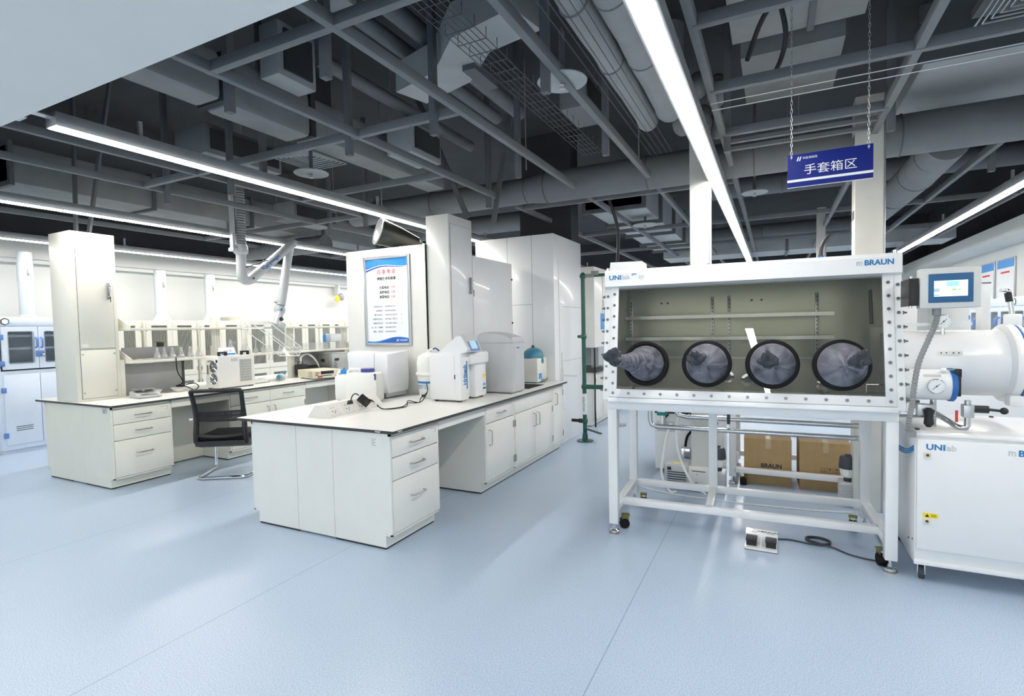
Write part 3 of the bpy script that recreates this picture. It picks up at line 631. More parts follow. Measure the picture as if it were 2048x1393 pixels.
# --- service towers
def lock_handle(t, x, y, z, face):
    M = TZ(face, (x, y, z))
    h = obj('lock_handle', B().box(-.012, -.02, -.09, .012, 0, .09, .003, M), MGREY, t); k = B().box(-.007, -.05, -.02, .007, -.02, .055, .003, M).cyl(M @ Vector((0, -.02, -.06)), M @ Vector((0, -.045, -.06)), .011)
    obj('lever', k, CHROME, h); obj('key', B().box(-.003, -.05, -.12, .003, -.045, -.06, 0, M), BLACK, h)
t = thing('service_tower', 'wide cream service tower with a keyed door on the rear bench', 'service tower', (-6.96, 2.87, .85))
obj('body', B().box(0, 0, 0, .43, .415, 1.795, .004), CREAM, t)
obj('seam', B().box(.4285, .041, .556, .4315, .379, 1.694).box(.4285, .041, .026, .4315, .379, .549), DGREY, t); obj('door', B().box(.428, .045, .56, .437, .375, 1.69, .001), CREAM, t); obj('lower_panel', B().box(.428, .045, .03, .437, .375, .545, .001), CREAM, t)
b = B()
for y in (.06, .36):
    for z in (.09, .50): b.cyl((.436, y, z), (.441, y, z), .009)
obj('screws', b, STEEL, t); lock_handle(t, .437, .325, 1.18, 90)
obj('label_sticker', B().box(.4368, .06, .575, .4378, .12, .61), WHITE, t); obj('edge_rail', B().box(.20, .415, .0, .43, .46, .42), CREAM, t)
t = thing('service_tower', 'narrow white service tower with a glossy keyed door beside the framed notice', 'service tower', (-3.285, 4.60, .85))
obj('body', B().box(0, 0, 0, .28, .47, 1.88, .004), WHITE, t); obj('seam', B().box(.279, .027, .547, .282, .443, 1.783).box(.279, .027, .027, .282, .443, .543), DGREY, t); obj('door', B().box(.279, .03, .55, .287, .44, 1.78, .001), GBW, t); obj('lower_panel', B().box(.279, .03, .03, .287, .44, .54, .001), GBW, t)
lock_handle(t, .287, .40, 1.16, 90)
# --- white partition panel with the framed notice
t = thing('partition_panel', 'tall white partition panel standing across the front bench', 'partition', (-4.385, 4.575, 0))
obj('board', B().box(0, 0, 0, 1.10, .07, 2.44, .003), WHITE, t); obj('foot_rail', B().box(.44, -.012, .851, 1.09, 0, .91), WHITE, t); obj('edge_post', B().box(1.07, -.004, 0, 1.10, .074, 2.445, .002), WHITE, t)
t = thing('partition_panel', 'grey white riser panel behind the grey water tank', 'partition', (-3.062, 5.075, .85))
obj('board', B().box(0, 0, 0, .06, .97, 1.50, .003), GBW, t); obj('seam', B().box(.059, .01, .50, .0615, .96, .504), GREYINK, t); b = B()
for z in (.3, .75, 1.3): b.cyl((.058, .955, z), (.07, .955, z), .012)
obj('latches', b, BLACK, t)
# notice
t = thing('framed_notice', 'framed emergency phone notice with blue waves on the white partition', 'notice', (-4.12, 4.575, 1.37))
Wn, Hn = .64, .985
b = B(); f = .032
b.box(0, -.022, 0, f, 0, Hn, .004).box(Wn-f, -.022, 0, Wn, 0, Hn, .004).box(f, -.022, 0, Wn-f, 0, f, .004).box(f, -.022, Hn-f, Wn-f, 0, Hn, .004)
obj('frame', b, ALU, t); obj('sheet', B().box(f-.004, -.006, f-.004, Wn-f+.004, -.002, Hn-f+.004), PAPER, t)
def wave(zf, zt, y): 
    n_ = 24; P = [(f+(Wn-2*f)*i/n_, zt(i/n_)) for i in range(n_+1)] + [(f+(Wn-2*f)*i/n_, zf(i/n_)) for i in range(n_, -1, -1)]
    b = B(); top = P[:n_+1]; bot = P[n_+1:][::-1]
    for i in range(n_): b.quad((top[i][0], y, top[i][1]), (top[i+1][0], y, top[i+1][1]), (bot[i+1][0], y, bot[i+1][1]), (bot[i][0], y, bot[i][1]))
    return b
c1 = lambda u: Hn-.10+.022*math.sin(u*5.2-.4)-.01+.035*max(0, u-.75)
obj('wave_band', wave(lambda u: c1(u)-.02*(1-u), lambda u: Hn-f, -.0066), SKYB, t)
obj('wave_band', wave(lambda u: c1(u)-.045*(1-u)-.004, lambda u: c1(u)-.004, -.0070), ROYAL, t)
obj('wave_line', wave(lambda u: c1(u)-.028*(1-u), lambda u: c1(u)-.021*(1-u)+.004, -.0074), WHITEINK, t)
c2 = lambda u: .072+.026*math.sin(u*5.0-2.2)
obj('wave_band', wave(lambda u: f, c2, -.0066), SKYB, t); obj('wave_band', wave(lambda u: f, lambda u: c2(u)-.022*abs(1-1.7*u), -.007), ROYAL, t)
obj('emblem', B().prism([(.435, .046), (.443, .046), (.45, .072), (.442, .072)], 'y', -.0082, -.0072).prism([(.449, .046), (.457, .046), (.464, .072), (.456, .072)], 'y', -.0082, -.0072), WHITEINK, t)
text('华能清能院', .022, WHITEINK, t, (.472, -.0074, .052))
text('应 急 电 话', .052, REDINK, t, (.315, -.0070, .795), align='CENTER', bold=.0006); text('储能技术实验室', .037, INK, t, (.315, -.0070, .725), align='CENTER', bold=.0007)
for i, (a, c_) in enumerate((('火警电话：', '119'), ('急救电话：', '120'), ('报警电话：', '110'))):
    text(a, .033, INK, t, (.215, -.0070, .628-.051*i), bold=.0006); text(c_, .036, REDINK, t, (.375, -.0070, .628-.051*i))
for i, (a, c_) in enumerate((('应急办公室：', '010-89181111'), ('本实验室：', '010-89181064'), ('部门负责人：', '138 4124 2215 (        )'), ('实验室负责人：', '187 6811 7875 (        )'), ('实验室安全员：', '138 1043 4366 (        )'), ('水、电、气维修：', '010-80767791'), ('消防、中控室：', '010-89181014'))):
    text(a, .023, GREYINK, t, (.27, -.0070, .425-.046*i), align='RIGHT'); text(c_, .025, GREYINK, t, (.285, -.0070, .425-.046*i))
# conical metal reflector on the partition
t = thing('exhaust_cone', 'shiny metal exhaust cone lying on top of the white partition', 'exhaust cone', (-3.82, 4.76, 2.585))
ax = Vector((.52, .81, -.28))
obj('cone', B().lathe([(.15, -.20), (.15, -.185), (.14, -.12), (.125, .04), (.09, .26), (.06, .28)], ax=ax, n=32, caps=False), REFLB, t); obj('inner_reflector', B().lathe([(.055, .27), (.085, .255), (.118, .04), (.133, -.12), (.145, -.19), (.15, -.20)], ax=ax, n=32, caps=False), STEEL, t)
obj('rim', B().torus(ax.normalized()*-.20, ax, .15, .008, 32, 6), ALU, t); obj('dark_back', B().lathe([(.092, .26), (.06, .285), (.05, .32)], ax=ax, n=32), DGREY, t)
obj('bracket', B().box(.0, -.02, -.144, .08, .02, -.09).box(-.02, -.06, -.145, .12, .04, -.135), STEEL, t)
# --- tall white casing and doors
t = thing('casing_panel', 'tall white boxed casing beyond the sink end of the front bench', 'casing', (-3.63, 6.215, 0))
obj('body', B().box(0, 0, 0, 1.135, 1.05, 2.72, .004), GBW, t)
for x in (.48, .83): obj('seam', B().box(x, -.0015, .85, x+.004, .001, 2.72), GREYINK, t)
obj('seam', B().box(.48, -.0015, 1.83, .83, .001, 1.834), GREYINK, t); obj('seam', B().box(1.134, .3, 1.80, 1.1365, 1.04, 1.804), GREYINK, t); obj('seam', B().box(1.134, .3, 1.08, 1.1365, 1.04, 1.083), GREYINK, t); obj('seam', B().box(1.134, .16, .0, 1.1365, .164, 2.4), GREYINK, t)
# ---------------------------------------------------------------- shelf rack and things on the rear bench
Z1 = .8505
t = thing('shelf_rack', 'cream two-level shelf rack along the middle of the rear bench', 'shelf rack', (-6.62, 3.2, .85))
for y in (1.28, 2.47, 3.6):
    p = obj('upright', B().box(-.04, -.035+y, 0, .04, .035+y, .87, .002), CREAM, t); b = B()
    for i in range(26):
        for q in (-.014, .014): b.box(.0395, y+q-.003, .08+i*.03, .0408, y+q+.003, .098+i*.03)
    obj('slots', b, MGREY, p)
for z, nm in ((.375, 'lower_shelf'), (.745, 'upper_shelf')):
    s_ = obj(nm, B().box(-.12, .14, z, .2, 4.0, z+.03, .003), CREAM, t)
    for y in (.14, 1.28, 2.47, 3.6): obj('bracket', B().prism([(-.12, z+.03), (.2, z+.03), (.2, z+.05), (-.05, z+.16), (-.12, z+.16)], 'y', y, y+.012), CREAM, s_)
t = thing('back_board', 'mid grey back board on the rear bench beside the wide tower', 'board', (-6.66, 3.365, .8505))
obj('lower_board', B().box(0, 0, 0, .025, .68, .36, .002), SCREENB, t); obj('upper_board', B().box(0, .0, .415, .025, .64, .55, .002), SCREENB, t); obj('edge_strip', B().box(0, .66, 0, .03, .69, .36), DGREY, t)
t = thing('back_board', 'pale grey back board at the far end of the rear bench', 'board', (-6.70, 5.72, .8505)); obj('board', B().box(0, 0, 0, .025, 1.3, .36, .002), LGREY, t)
# balance
t = thing('laboratory_balance', 'white electronic balance with a square steel pan', 'balance', (-6.28, 3.40, Z1), R(78))
obj('housing', B().prism([(-.13, .006), (.15, .006), (.15, .055), (.09, .072), (-.06, .04), (-.13, .028)], 'x', -.115, .115), LGREY, t)
obj('feet', B().cyl((-.09, -.1, 0), (-.09, -.1, .01), .012).cyl((.09, -.1, 0), (.09, -.1, .01), .012).cyl((.09, .12, 0), (.09, .12, .01), .012).cyl((-.09, .12, 0), (-.09, .12, .01), .012), BLACK, t)
obj('pan', B().box(-.1, -.02, .088, .1, .16, .093, .002).cyl((0, .07, .06), (0, .07, .09), .02), STEEL, t)
kp = obj('keypad', B().prism([(-.12, .0325), (-.062, .0412), (-.062, .0425), (-.12, .034)], 'x', -.075, .075), ALU, t)
obj('display', B().prism([(-.085, .0392), (-.066, .0422), (-.066, .0432), (-.085, .0402)], 'x', -.06, .0), DGREY, kp)
# evaporating dishes, cable
one('evaporating_dish', B().lathe([(.02, .0), (.045, .004), (.075, .045), (.078, .047), (.07, .046), (.042, .012), (.001, .01)], n=28), HDPE, 'white porcelain dish behind the balance', 'dish', None, (-6.5, 3.62, Z1))
t = thing('evaporating_dish', 'white dish holding a coiled black cable', 'dish', (-6.44, 3.86, Z1)); obj('bowl', B().lathe([(.03, .0), (.05, .004), (.085, .05), (.088, .052), (.078, .05), (.047, .012), (.001, .01)], n=28), HDPE, t)
one('power_cable', B().tube([(-6.40, 3.82, 1.27), (-6.40, 3.83, 1.1), (-6.42, 3.9, .97), (-6.44, 3.86, .92), (-6.38, 3.88, .915), (-6.42, 3.82, .92), (-6.47, 3.88, .925), (-6.40, 3.92, .91), (-6.33, 3.98, .865), (-6.32, 4.03, .9), (-6.36, 4.0, .94), (-6.40, 3.92, .93)], .006, 7, smooth=7), BLACKR, 'black cable hanging in front of the grey back board', 'cable')
t = thing('plug', 'black and yellow plug set on the top of the grey back board', 'plug', (-6.645, 3.78, 1.4)); obj('body', B().box(-.02, -.03, 0, .03, .03, .05, .006), BLACK, t); obj('yellow_cap', B().box(-.02, -.05, .05, .03, .07, .065, .004), GOLDZ, t)
# chiller
t = thing('chiller', 'white benchtop chiller with two round fans and a side grille', 'chiller', (-6.13, 4.17, Z1), R(0))
Wc, Lc, Hc = .26, .50, .41
obj('case', B().box(-Wc, 0, .012, 0, Lc, Hc, .006), WHITE, t)
b = B()
for x in (-Wc+.03, -.03):
    for y in (.04, Lc-.04): b.box(x-.02, y-.02, 0, x+.02, y+.02, .014)
obj('feet', b, BLACK, t)
for z in (.275, .125):
    fa = obj('fan', B().cyl((-.10, -.002, z), (-.10, .001, z), .068, n=28), DGREY, t); b = B()
    for r_ in (.022, .045, .068): b.torus((-.10, -.006, z), (0, 1, 0), r_, .0022, 28, 5)
    for a in range(0, 180, 36): b.cyl((-.10-.075*math.cos(R(a)), -.006, z-.075*math.sin(R(a))), (-.10+.075*math.cos(R(a)), -.006, z+.075*math.sin(R(a))), .002, n=5)
    b.cyl((-.10, -.01, z), (-.10, 0, z), .018); obj('fan_guard', b, CHROME, fa)
g = obj('side_grille', B().box(-.001, .285, .07, .002, .45, .355), DGREY, t); b = B()
for i in range(15): b.box(.001, .285+i*.0115, .07, .006, .2895+i*.0115, .355)
for i in range(9): b.box(.001, .285, .07+i*.0345, .0065, .45, .073+i*.0345)
obj('grille_bars', b, WHITE, g)
obj('power_switch', B().box(-.05, -.006, .33, -.02, 0, .365, .002), BLACK, t); obj('fuse_knobs', B().cyl((-.10, 0, .35), (-.10, -.02, .35), .009).cyl((-.14, 0, .35), (-.14, -.025, .35), .011).cyl((-.17, 0, .35), (-.17, -.025, .35), .01), MGREY, t)
obj('level_tube', B().box(-.215, -.012, .18, -.2, 0, .30, .003), GOLDZ, t); obj('rating_label', B().box(.0005, .165, .335, .002, .26, .375), LGREY, t)
for y in (.09, .40): obj('carry_handle', B().box(-.08, y-.05, Hc, -.055, y-.02, Hc+.045, .003).box(-.08, y+.04, Hc, -.055, y+.07, Hc+.045, .003).box(-.08, y-.05, Hc+.03, -.055, y+.07, Hc+.052, .004), BLACK, t)
t = thing('table_sign', 'white tent card with a blue stripe on the chiller', 'card', (-6.30, 4.40, Z1+Hc), R(84))
obj('card', B().prism([(-.05, 0), (.05, 0), (.002, .10), (-.002, .10)], 'x', -.10, .10), PAPER, t); obj('blue_stripe', B().prism([(-.0512, .008), (-.0412, .026), (-.0402, .026), (-.05, .008)], 'x', -.09, .09), BLUEINK, t)
text('冷 水 机', .03, GREYINK, t, (0, -.029, .047), (R(64), 0, 0), align='CENTER')
# power supply
t = thing('power_supply', 'beige bench power supply with a dark display', 'power supply', (-5.88, 5.43, Z1), R(74))
obj('case', B().box(0, 0, .012, .42, .50, .128, .004), BEIGE, t)
obj('front_panel', B().box(.008, -.006, .018, .412, 0, .122, .002), BEIGE, t); obj('display', B().box(.10, -.009, .072, .30, -.005, .115), BLACK, t)
obj('push_buttons', B().box(.02, -.012, .09, .075, -.005, .10).box(.02, -.012, .06, .055, -.005, .072).box(.11, -.012, .045, .27, -.005, .055).box(.33, -.012, .03, .36, -.005, .05), DGREY, t)
obj('red_terminal', B().cyl((.06, 0, .04), (.06, -.03, .04), .012).cyl((.1, 0, .04), (.1, -.03, .04), .012).cyl((.385, 0, .09), (.385, -.025, .09), .01), REDINK, t)
b = B()
for i in range(5): b.box(-.003, .05, .03+i*.018, .001, .17, .037+i*.018)
obj('side_vents', b, MGREY, t); obj('feet', B().box(.03, .03, 0, .06, .06, .014).box(.36, .03, 0, .39, .06, .014).box(.03, .42, 0, .06, .45, .014).box(.36, .42, 0, .39, .45, .014), BLACK, t)
# mask, trays, pump, steel box, bottle
t = thing('respirator_mask', 'grey half mask with a teal cap left of the power supply', 'mask', (-6.3, 5.22, Z1))
obj('face_piece', B().sphere((0, 0, .055), .055, (.9, 1.1, .9)), LGREY, t); obj('filter_cap', B().cyl((.03, -.04, .06), (.05, -.09, .06), .03).cyl((.0, .04, .09), (.0, .05, .12), .03), TEALC, t)
one('tray', B().box(0, 0, 0, .2, .26, .008).box(0, 0, 0, .2, .01, .04).box(0, .25, 0, .2, .26, .04).box(0, 0, 0, .01, .26, .04).box(.19, 0, 0, .2, .26, .04), HDPE, 'shallow white tray right of the chiller', 'tray', None, (-6.48, 4.75, Z1))
one('instrument_case', B().box(0, 0, 0, .22, .3, .05, .01), HDPE, 'flat white case behind the grey mask', 'case', None, (-6.56, 5.04, Z1))
t = thing('vacuum_pump', 'small black vacuum pump with a pale hose behind the power supply', 'pump', (-6.5, 5.78, Z1))
obj('motor', B().cyl((0, .04, .09), (0, .26, .09), .075, n=24).box(-.07, .03, 0, .07, .26, .03), BLACK, t); obj('head', B().box(-.06, -.10, .04, .06, .05, .19, .01), BLACK, t)
obj('carry_handle', B().tube([(0, -.08, .19), (0, -.08, .23), (0, .0, .23), (0, .0, .19)], .008, 8), BLACK, t)
obj('hose', B().tube([(0, -.03, .2), (-.02, .0, .30), (-.02, .12, .34), (0, .24, .26), (.02, .3, .14), (0, .26, .06)], .016, 10, smooth=6), HDPE, t)
t = thing('steel_oven', 'small stainless steel box oven at the far end of the rear bench', 'oven', (-6.52, 6.12, Z1)); obj('case', B().box(0, 0, .012, .3, .36, .33, .004), STEEL, t)
obj('display', B().box(.299, .05, .22, .304, .14, .26), BLACK, t); obj('side_display', B().box(.06, -.004, .2, .14, 0, .25), BLACK, t); obj('top_lid', B().box(-.01, -.01, .33, .31, .37, .345, .003), STEEL, t)
one('water_bottle', B().lathe([(.04, 0), (.045, .02), (.045, .16), (.02, .2), (.02, .22)], n=20), BLUED, 'blue bottle in front of the steel oven', 'bottle', None, (-6.0, 6.3, Z1))
# glassware on the lower shelf (top at z = 1.255)
ZS = .85+.405+.0005; SX = -6.50
def erl(h, r): return B().lathe([(r*.9, 0), (r, .008), (r*.96, .02), (r*.32, h*.72), (r*.30, h*.95), (r*.36, h), (r*.26, h*.97), (r*.27, h*.72), (r*.9, .024), (r*.88, .006)], n=24)
def flask(y, h, r, label, x=SX, arm=False):
    t = thing('conical_flask', label, 'flask', (x, y, ZS), 0, 'conical flasks on the lower shelf'); obj('vessel', erl(h, r), CLEAR, t)
    obj('printed_mark', B().quad((r*.80+.001, -.012, h*.16), (r*.80+.001, .012, h*.16), (r*.62+.001, .01, h*.36), (r*.62+.001, -.01, h*.36)), WHITEINK, t)
    if arm: obj('side_arm', B().tube([(r*.2, .0, h*.8), (r*.6, .03, h*.82), (r*.8, .05, h*.8)], .007, 8), CLEAR, t)
    return t
for i, y in enumerate((3.665, 3.745, 3.84, 3.945, 4.055, 4.165)): flask(y, .135, .044, 'small conical flask on the lower shelf, %s from the wide tower' % ords[i])
flask(4.60, .2, .065, 'conical flask with a side arm behind the tent card', arm=True); flask(4.82, .21, .07, 'largest conical flask, behind the right chiller handle')
for i, y in enumerate((4.98, 5.10, 5.20, 5.38, 5.50, 5.60)):
    t = thing('volumetric_flask', 'tall necked volumetric flask on the lower shelf, %s from the largest conical flask' % ords[i], 'flask', (SX, y, ZS), 0, 'volumetric flasks on the lower shelf')
    s_ = .85+.15*(i % 3); obj('vessel', B().lathe([(.03*s_, 0), (.038*s_, .02), (.036*s_, .05), (.012, .085*s_), (.0075, .1*s_), (.0075, .21*s_), (.0095, .215*s_), (.006, .212*s_), (.006, .1*s_), (.03*s_, .05), (.03*s_, .006)], n=20), CLEAR, t)
    obj('stopper', B().cyl((0, 0, .214*s_), (0, 0, .235*s_), .006, .009, 12), CLEAR, t)
for i, (y, z0) in enumerate(((5.93, 0), (6.32, 0), (6.85, 0))):
    t = thing('glass_tray', 'clear lidded box on the lower shelf right of the hood, %s from the left' % ords[i], 'box', (-6.66, y, ZS), 0, 'clear boxes on the lower shelf')
    obj('box', B().box(0, 0, 0, .2, .34, .006).box(0, 0, 0, .2, .006, .1).box(0, .334, 0, .2, .34, .1).box(0, 0, 0, .006, .34, .1).box(.194, 0, 0, .2, .34, .1), ACRYL, t); obj('lid', B().box(-.005, -.005, .1, .205, .345, .112), ACRYL, t)
t = thing('carton', 'white carton on the lower shelf near the partition', 'carton', (-6.70, 6.4, ZS+.11)); obj('box', B().box(0, 0, .003, .18, .24, .13, .012), PAPER, t); obj('blue_bottle', B().lathe([(.025, .003), (.028, .1), (.012, .13)], (.1, -.06, 0), n=16), SKYB, t)
# ---------------------------------------------------------------- extraction arm
AX, AY = -6.2, 4.588
t = thing('extraction_arm', 'white jointed extraction arm with a clear hood above the rear bench', 'extraction arm', (AX, AY, 0))
def Y(p): return (0, p[0]-AY, p[1])
b = B(); n_ = 44
P = [(0, 0, 2.673+i*.71/n_) for i in range(n_+1)]
obj('ribbed_hose', b.tube(P, [.074 if i % 2 else .062 for i in range(n_+1)], 20), MGREY, t)
obj('duct_stub', B().cyl((0, 0, 3.37), (0, 0, ZC), .065, n=24), MGREY, t)
obj('support_pole', B().box(-.028, -.128, 2.598, .028, -.09, ZC), LGREY, t)
obj('swivel_collar', B().lathe([(.066, 2.56), (.085, 2.58), (.09, 2.617), (.085, 2.654), (.071, 2.692)], n=24).box(-.05, -.142, 2.588, .05, -.047, 2.636, .01), LGREY, t)
obj('upper_tube', B().cyl(Y((4.588, 2.315)), Y((4.588, 2.57)), .06, n=24), ARMW, t)
el = obj('elbow', B().tube([Y((4.588, 2.352)), Y((4.592, 2.286)), Y((4.635, 2.239)), Y((4.71, 2.249)), Y((4.777, 2.30))], .064, 22, smooth=5), ARMW, t)
obj('joint_bolt', B().cyl((.056, .123, 2.258), (.074, .123, 2.258), .013), DGREY, el)
obj('middle_tube', B().cyl(Y((4.767, 2.296)), Y((5.419, 2.810)), .0605, n=24), ARMW, t)
obj('end_knuckle', B().sphere(Y((5.428, 2.815)), .064).cyl((.0, .84, 2.800), (-.03, .79, 2.775), .057, n=22), ARMW, t)
obj('lower_tube', B().cyl((-.03, .802, 2.775), (-.08, .661, 1.928), .0585, n=24), ARMW, t)
obj('gas_strut', B().cyl((.05, .019, 2.39), (.05, .36, 2.522), .0075), DGREY, t)
kn = obj('wrist_joint', B().sphere((-.113, .661, 1.862), .08, (1, 1, 1.1)).cyl((-.12, .66, 1.955), (-.12, .67, 1.993), .071, n=22), ARMW, t); obj('blue_bolt', B().cyl((-.047, .623, 1.862), (-.024, .623, 1.862), .015), BLUEINK, kn)
obj('wrist_tube', B().cyl((-.094, .642, 1.814), (-.02, .50, 1.616), .057, n=22), ARMW, t)
obj('warning_label', B().box(-.014, -.019, -.024, .014, .019, .024), INK, t, (.028, .566, 1.725), (R(30), 0, 0))
# clear hood: rectangular frustum
o_ = Vector((0, .415, 1.40)); e1 = Vector((0, .80, -.55)).normalized(); e2 = Vector((1, 0, 0)); e3 = Vector((0, .55, .80)).normalized()
HS = ((0, .35, .195), (.132, .33, .18), (.245, .085, .075))
b = B(); pts = []
for h, sy, sx in HS: pts.append([b.bm.verts.new(o_+e3*h+e1*(sy*q)+e2*(sx*w_)) for q, w_ in ((-1, -1), (1, -1), (1, 1), (-1, 1))])
b.skin(pts, caps=False); hd = obj('hood', b, ACRYL, t)
b = B()
for h, sy, sx in HS[:2]: b.tube([o_+e3*h+e1*(sy*q)+e2*(sx*w_) for q, w_ in ((-1, -1), (1, -1), (1, 1), (-1, 1))], .0075, 6, closed=True)
for q, w_ in ((-1, -1), (1, -1), (1, 1), (-1, 1)): b.cyl(o_+e1*(.35*q)+e2*(.195*w_), o_+e3*.132+e1*(.33*q)+e2*(.18*w_), .006, n=6)
obj('hood_edges', b, HDPE, hd); obj('hood_collar', B().cyl(o_+e3*.226, o_+e3*.32, .066, .057, 20), ARMW, t)
ang = math.atan2(2.810-2.296, 5.419-4.767)
text('Nederman', .099, BLUED, t, (.0625, .274+.028*math.sin(ang), 2.378-.028*math.cos(ang)), (Matrix.Rotation(ang, 3, 'X') @ Euler(EAST).to_matrix()).to_euler(), sx=.82, bold=.002, name='brand_lettering', bend=(.0625, .030))
# ---------------------------------------------------------------- chair
t = thing('cantilever_chair', 'black mesh-backed cantilever chair with a chrome frame', 'chair', (-5.36, 3.74, 0), R(33))
# local: +y faces the bench, back at -y
b = B()
b.tube([(-.25, .2, .40), (-.25, .225, .36), (-.25, .225, .05), (-.25, .2, .018), (-.25, -.18, .018), (-.24, -.215, .018), (-.2, -.235, .018), (.2, -.235, .018), (.24, -.215, .018), (.25, -.18, .018), (.25, .2, .018), (.25, .225, .05), (.25, .225, .36), (.25, .2, .40)], .016, 10)
obj('chrome_frame', b, CHROME, t)
obj('seat', B().box(-.245, -.21, .40, .245, .25, .47, .03), BLACKR, t); obj('seat_pan', B().prism([(-.24, .36), (-.1, .32), (.2, .36), (.25, .41), (-.24, .41)], 'x', -.25, .25), BLACK, t)
b = B(); PB = []
def back_y(z): return -.20-.10*max(0, (z-.5))/.47+.02*math.sin((z-.45)*6)
for s_ in (-1, 1): b.tube([(s_*.245, -.12, .37), (s_*.25, -.2, .40), (s_*.245, -.22, .5), (s_*.24, back_y(.65), .65), (s_*.242, back_y(.8), .8), (s_*.25, back_y(.95), .95)], [.024, .03, .028, .026, .024, .022], 10, smooth=4)
b.tube([(-.25, back_y(.95), .95), (0, back_y(.95)-.03, .955), (.25, back_y(.95), .95)], .02, 10, smooth=6); b.tube([(-.24, -.215, .47), (0, -.25, .455), (.24, -.215, .47)], .018, 10, smooth=6)
obj('back_frame', b, BLACK, t)
b = B(); zs = [.47+.48*i/10 for i in range(11)]; rows = [[b.bm.verts.new((x, back_y(z)-.03*(1-(x/.24)**2), z)) for x in [-.235+.47*j/10 for j in range(11)]] for z in zs]
for r0, r1 in zip(rows, rows[1:]):
    for j in range(10): b.bm.faces.new((r0[j], r0[j+1], r1[j+1], r1[j]))
obj('mesh_back', b, MESHF, t)
b = B(); 
for zc in (.625, .725): b.tube([(x, back_y(zc)-.045*(1-(x/.25)**2), zc) for x in [-.235+.47*j/12 for j in range(13)]], .009, 6)
for j in range(24):
    x0 = -.225+.45*j/24; x1 = x0+.035
    for a, c_ in ((.635, .685), (.685, .635), (.675, .72), (.72, .675)):
        y0 = back_y(a)-.045*(1-(x0/.25)**2); y1 = back_y(c_)-.045*(1-(min(x1, .24)/.25)**2); b.cyl((x0, y0, a), (min(x1, .235), y1, c_), .004, n=5)
obj('lumbar_band', b, BLACK, t)
obj('armrest_bolt', B().cyl((-.27, back_y(.62), .64), (-.31, back_y(.62), .64), .014), LGREY, t)
# ---------------------------------------------------------------- things on the front bench
# socket trough
t = thing('socket_trough', 'white bench socket trough with four outlets', 'socket strip', (-3.16, 3.06, Z1), R(93))
L = .70
obj('housing', B().prism([(-.0, 0), (.23, 0), (.15, .10), (.09, .10)], 'x', 0, L) , WHITE, t)
# sloped outlets on the side facing +x world (local -y)
sl = math.atan2(.10, .09)
for i in range(4):
    x = .09+.165*i
    M = Matrix.Translation((x, .0455, .0505)) @ Matrix.Rotation(sl, 4, 'X')
    p = obj('outlet_plate', B().box(-.055, -.05, -.001, .065, .05, .005, .002, M), WHITE, t)
    d = B()
    for q in ((-.022, -.018), (.012, -.018), (-.005, -.034)): d.box(q[0], q[1], .004, q[0]+.008, q[1]+.012, .0058, 0, M)
    d.box(-.016, .016, .004, -.012, .03, .0058, 0, M).box(.014, .016, .004, .018, .03, .0058, 0, M)
    obj('pin_slots', d, DGREY, p)
t2 = thing('power_adapter', 'black power adapter plugged into the socket trough', 'adapter', (-3.19, 3.47, Z1+.075), R(93))
M = Matrix.Rotation(R(-28), 4, 'Y') @ Matrix.Rotation(sl, 4, 'X')
obj('case', B().box(-.03, -.055, .0, .035, .05, .05, .008, M), BLACK, t2); obj('strain_relief', B().tube([(.02, -.055, .02), (.03, -.075, .01), (.045, -.085, .0)], [.009, .007, .005], 8), BLACK, t2)
t2 = thing('plug', 'black plug with a short lead in the second outlet', 'plug', (-3.185, 3.31, Z1+.08), R(93))
obj('body', B().prism([(-.02, 0), (.03, 0), (.02, .03), (-.005, .03)], 'y', -.014, .014), BLACK, t2); obj('lead', B().tube([(.015, 0, .028), (.05, .01, .065), (.1, .02, .075), (.14, .02, .055)], .005, 7, smooth=6), BLACK, t2)
for k, off in enumerate((0, .02)):
    one('power_lead', B().tube([(-3.10, 3.55, .895-.01*k), (-3.05+off, 3.56, .86), (-2.98+off, 3.66, .857), (-2.98+off, 3.76+off, .857), (-3.02, 3.88, .868+.02*k), (-2.99, 3.98+off, .858), (-2.98-off, 4.05, .872+.02*k), (-2.96, 4.10, .95), (-2.985, 4.128, 1.02)], .004, 7, smooth=8), BLACKR, ['thin black lead from the adapter to the purifier, left one', 'thin black lead from the adapter to the purifier, right one'][k], 'cable', None)
# jerrycans
def jerrycan(label, loc, rotz, w_, d_, h, cap_m, cap_r, cx_, neck):
    t = thing('jerrycan', label, 'jerrycan', loc, rotz, 'white jerrycans on the front bench')
    b = B().box(0, 0, 0, w_, d_, h, .03); obj('body', b, HDPE, t)
    obj('neck', B().cyl((cx_, d_/2, h-.005), (cx_, d_/2, h+neck), cap_r*.92, n=24), HDPE, t)
    c_ = obj('screw_cap', B().lathe([(cap_r, h+neck*.5), (cap_r, h+neck+.022), (cap_r*.9, h+neck+.027), (.001, h+neck+.027)], (cx_, d_/2, 0), n=32), cap_m, t)
    if cap_r < .05: obj('cap_knob', B().cyl((cx_, d_/2, h+neck+.02), (cx_, d_/2, h+neck+.045), .012), cap_m, c_)
    hx = w_*.5 if cap_r < .05 else w_*.2
    obj('grip', B().tube([(hx-.07, d_/2, h-.01), (hx-.05, d_/2, h+.028), (hx+.05, d_/2, h+.028), (hx+.07, d_/2, h-.01)], .018, 10), HDPE, t)
    obj('side_ridges', B().box(-.006, d_*.2, h*.55, .004, d_*.8, h*.75, .004).box(-.006, d_*.2, h*.2, .004, d_*.8, h*.4, .004), HDPE, t); return t
jerrycan('small white jerrycan with a bright blue cap', (-3.905, 3.85, Z1), R(18), .15, .16, .255, mat('bright_blue_cap', '1d86cc', .4), .036, .075, .02)
jerrycan('white jerrycan with a wide navy cap', (-3.70, 3.78, Z1), R(18), .33, .2, .285, NAVY, .066, .20, .012)
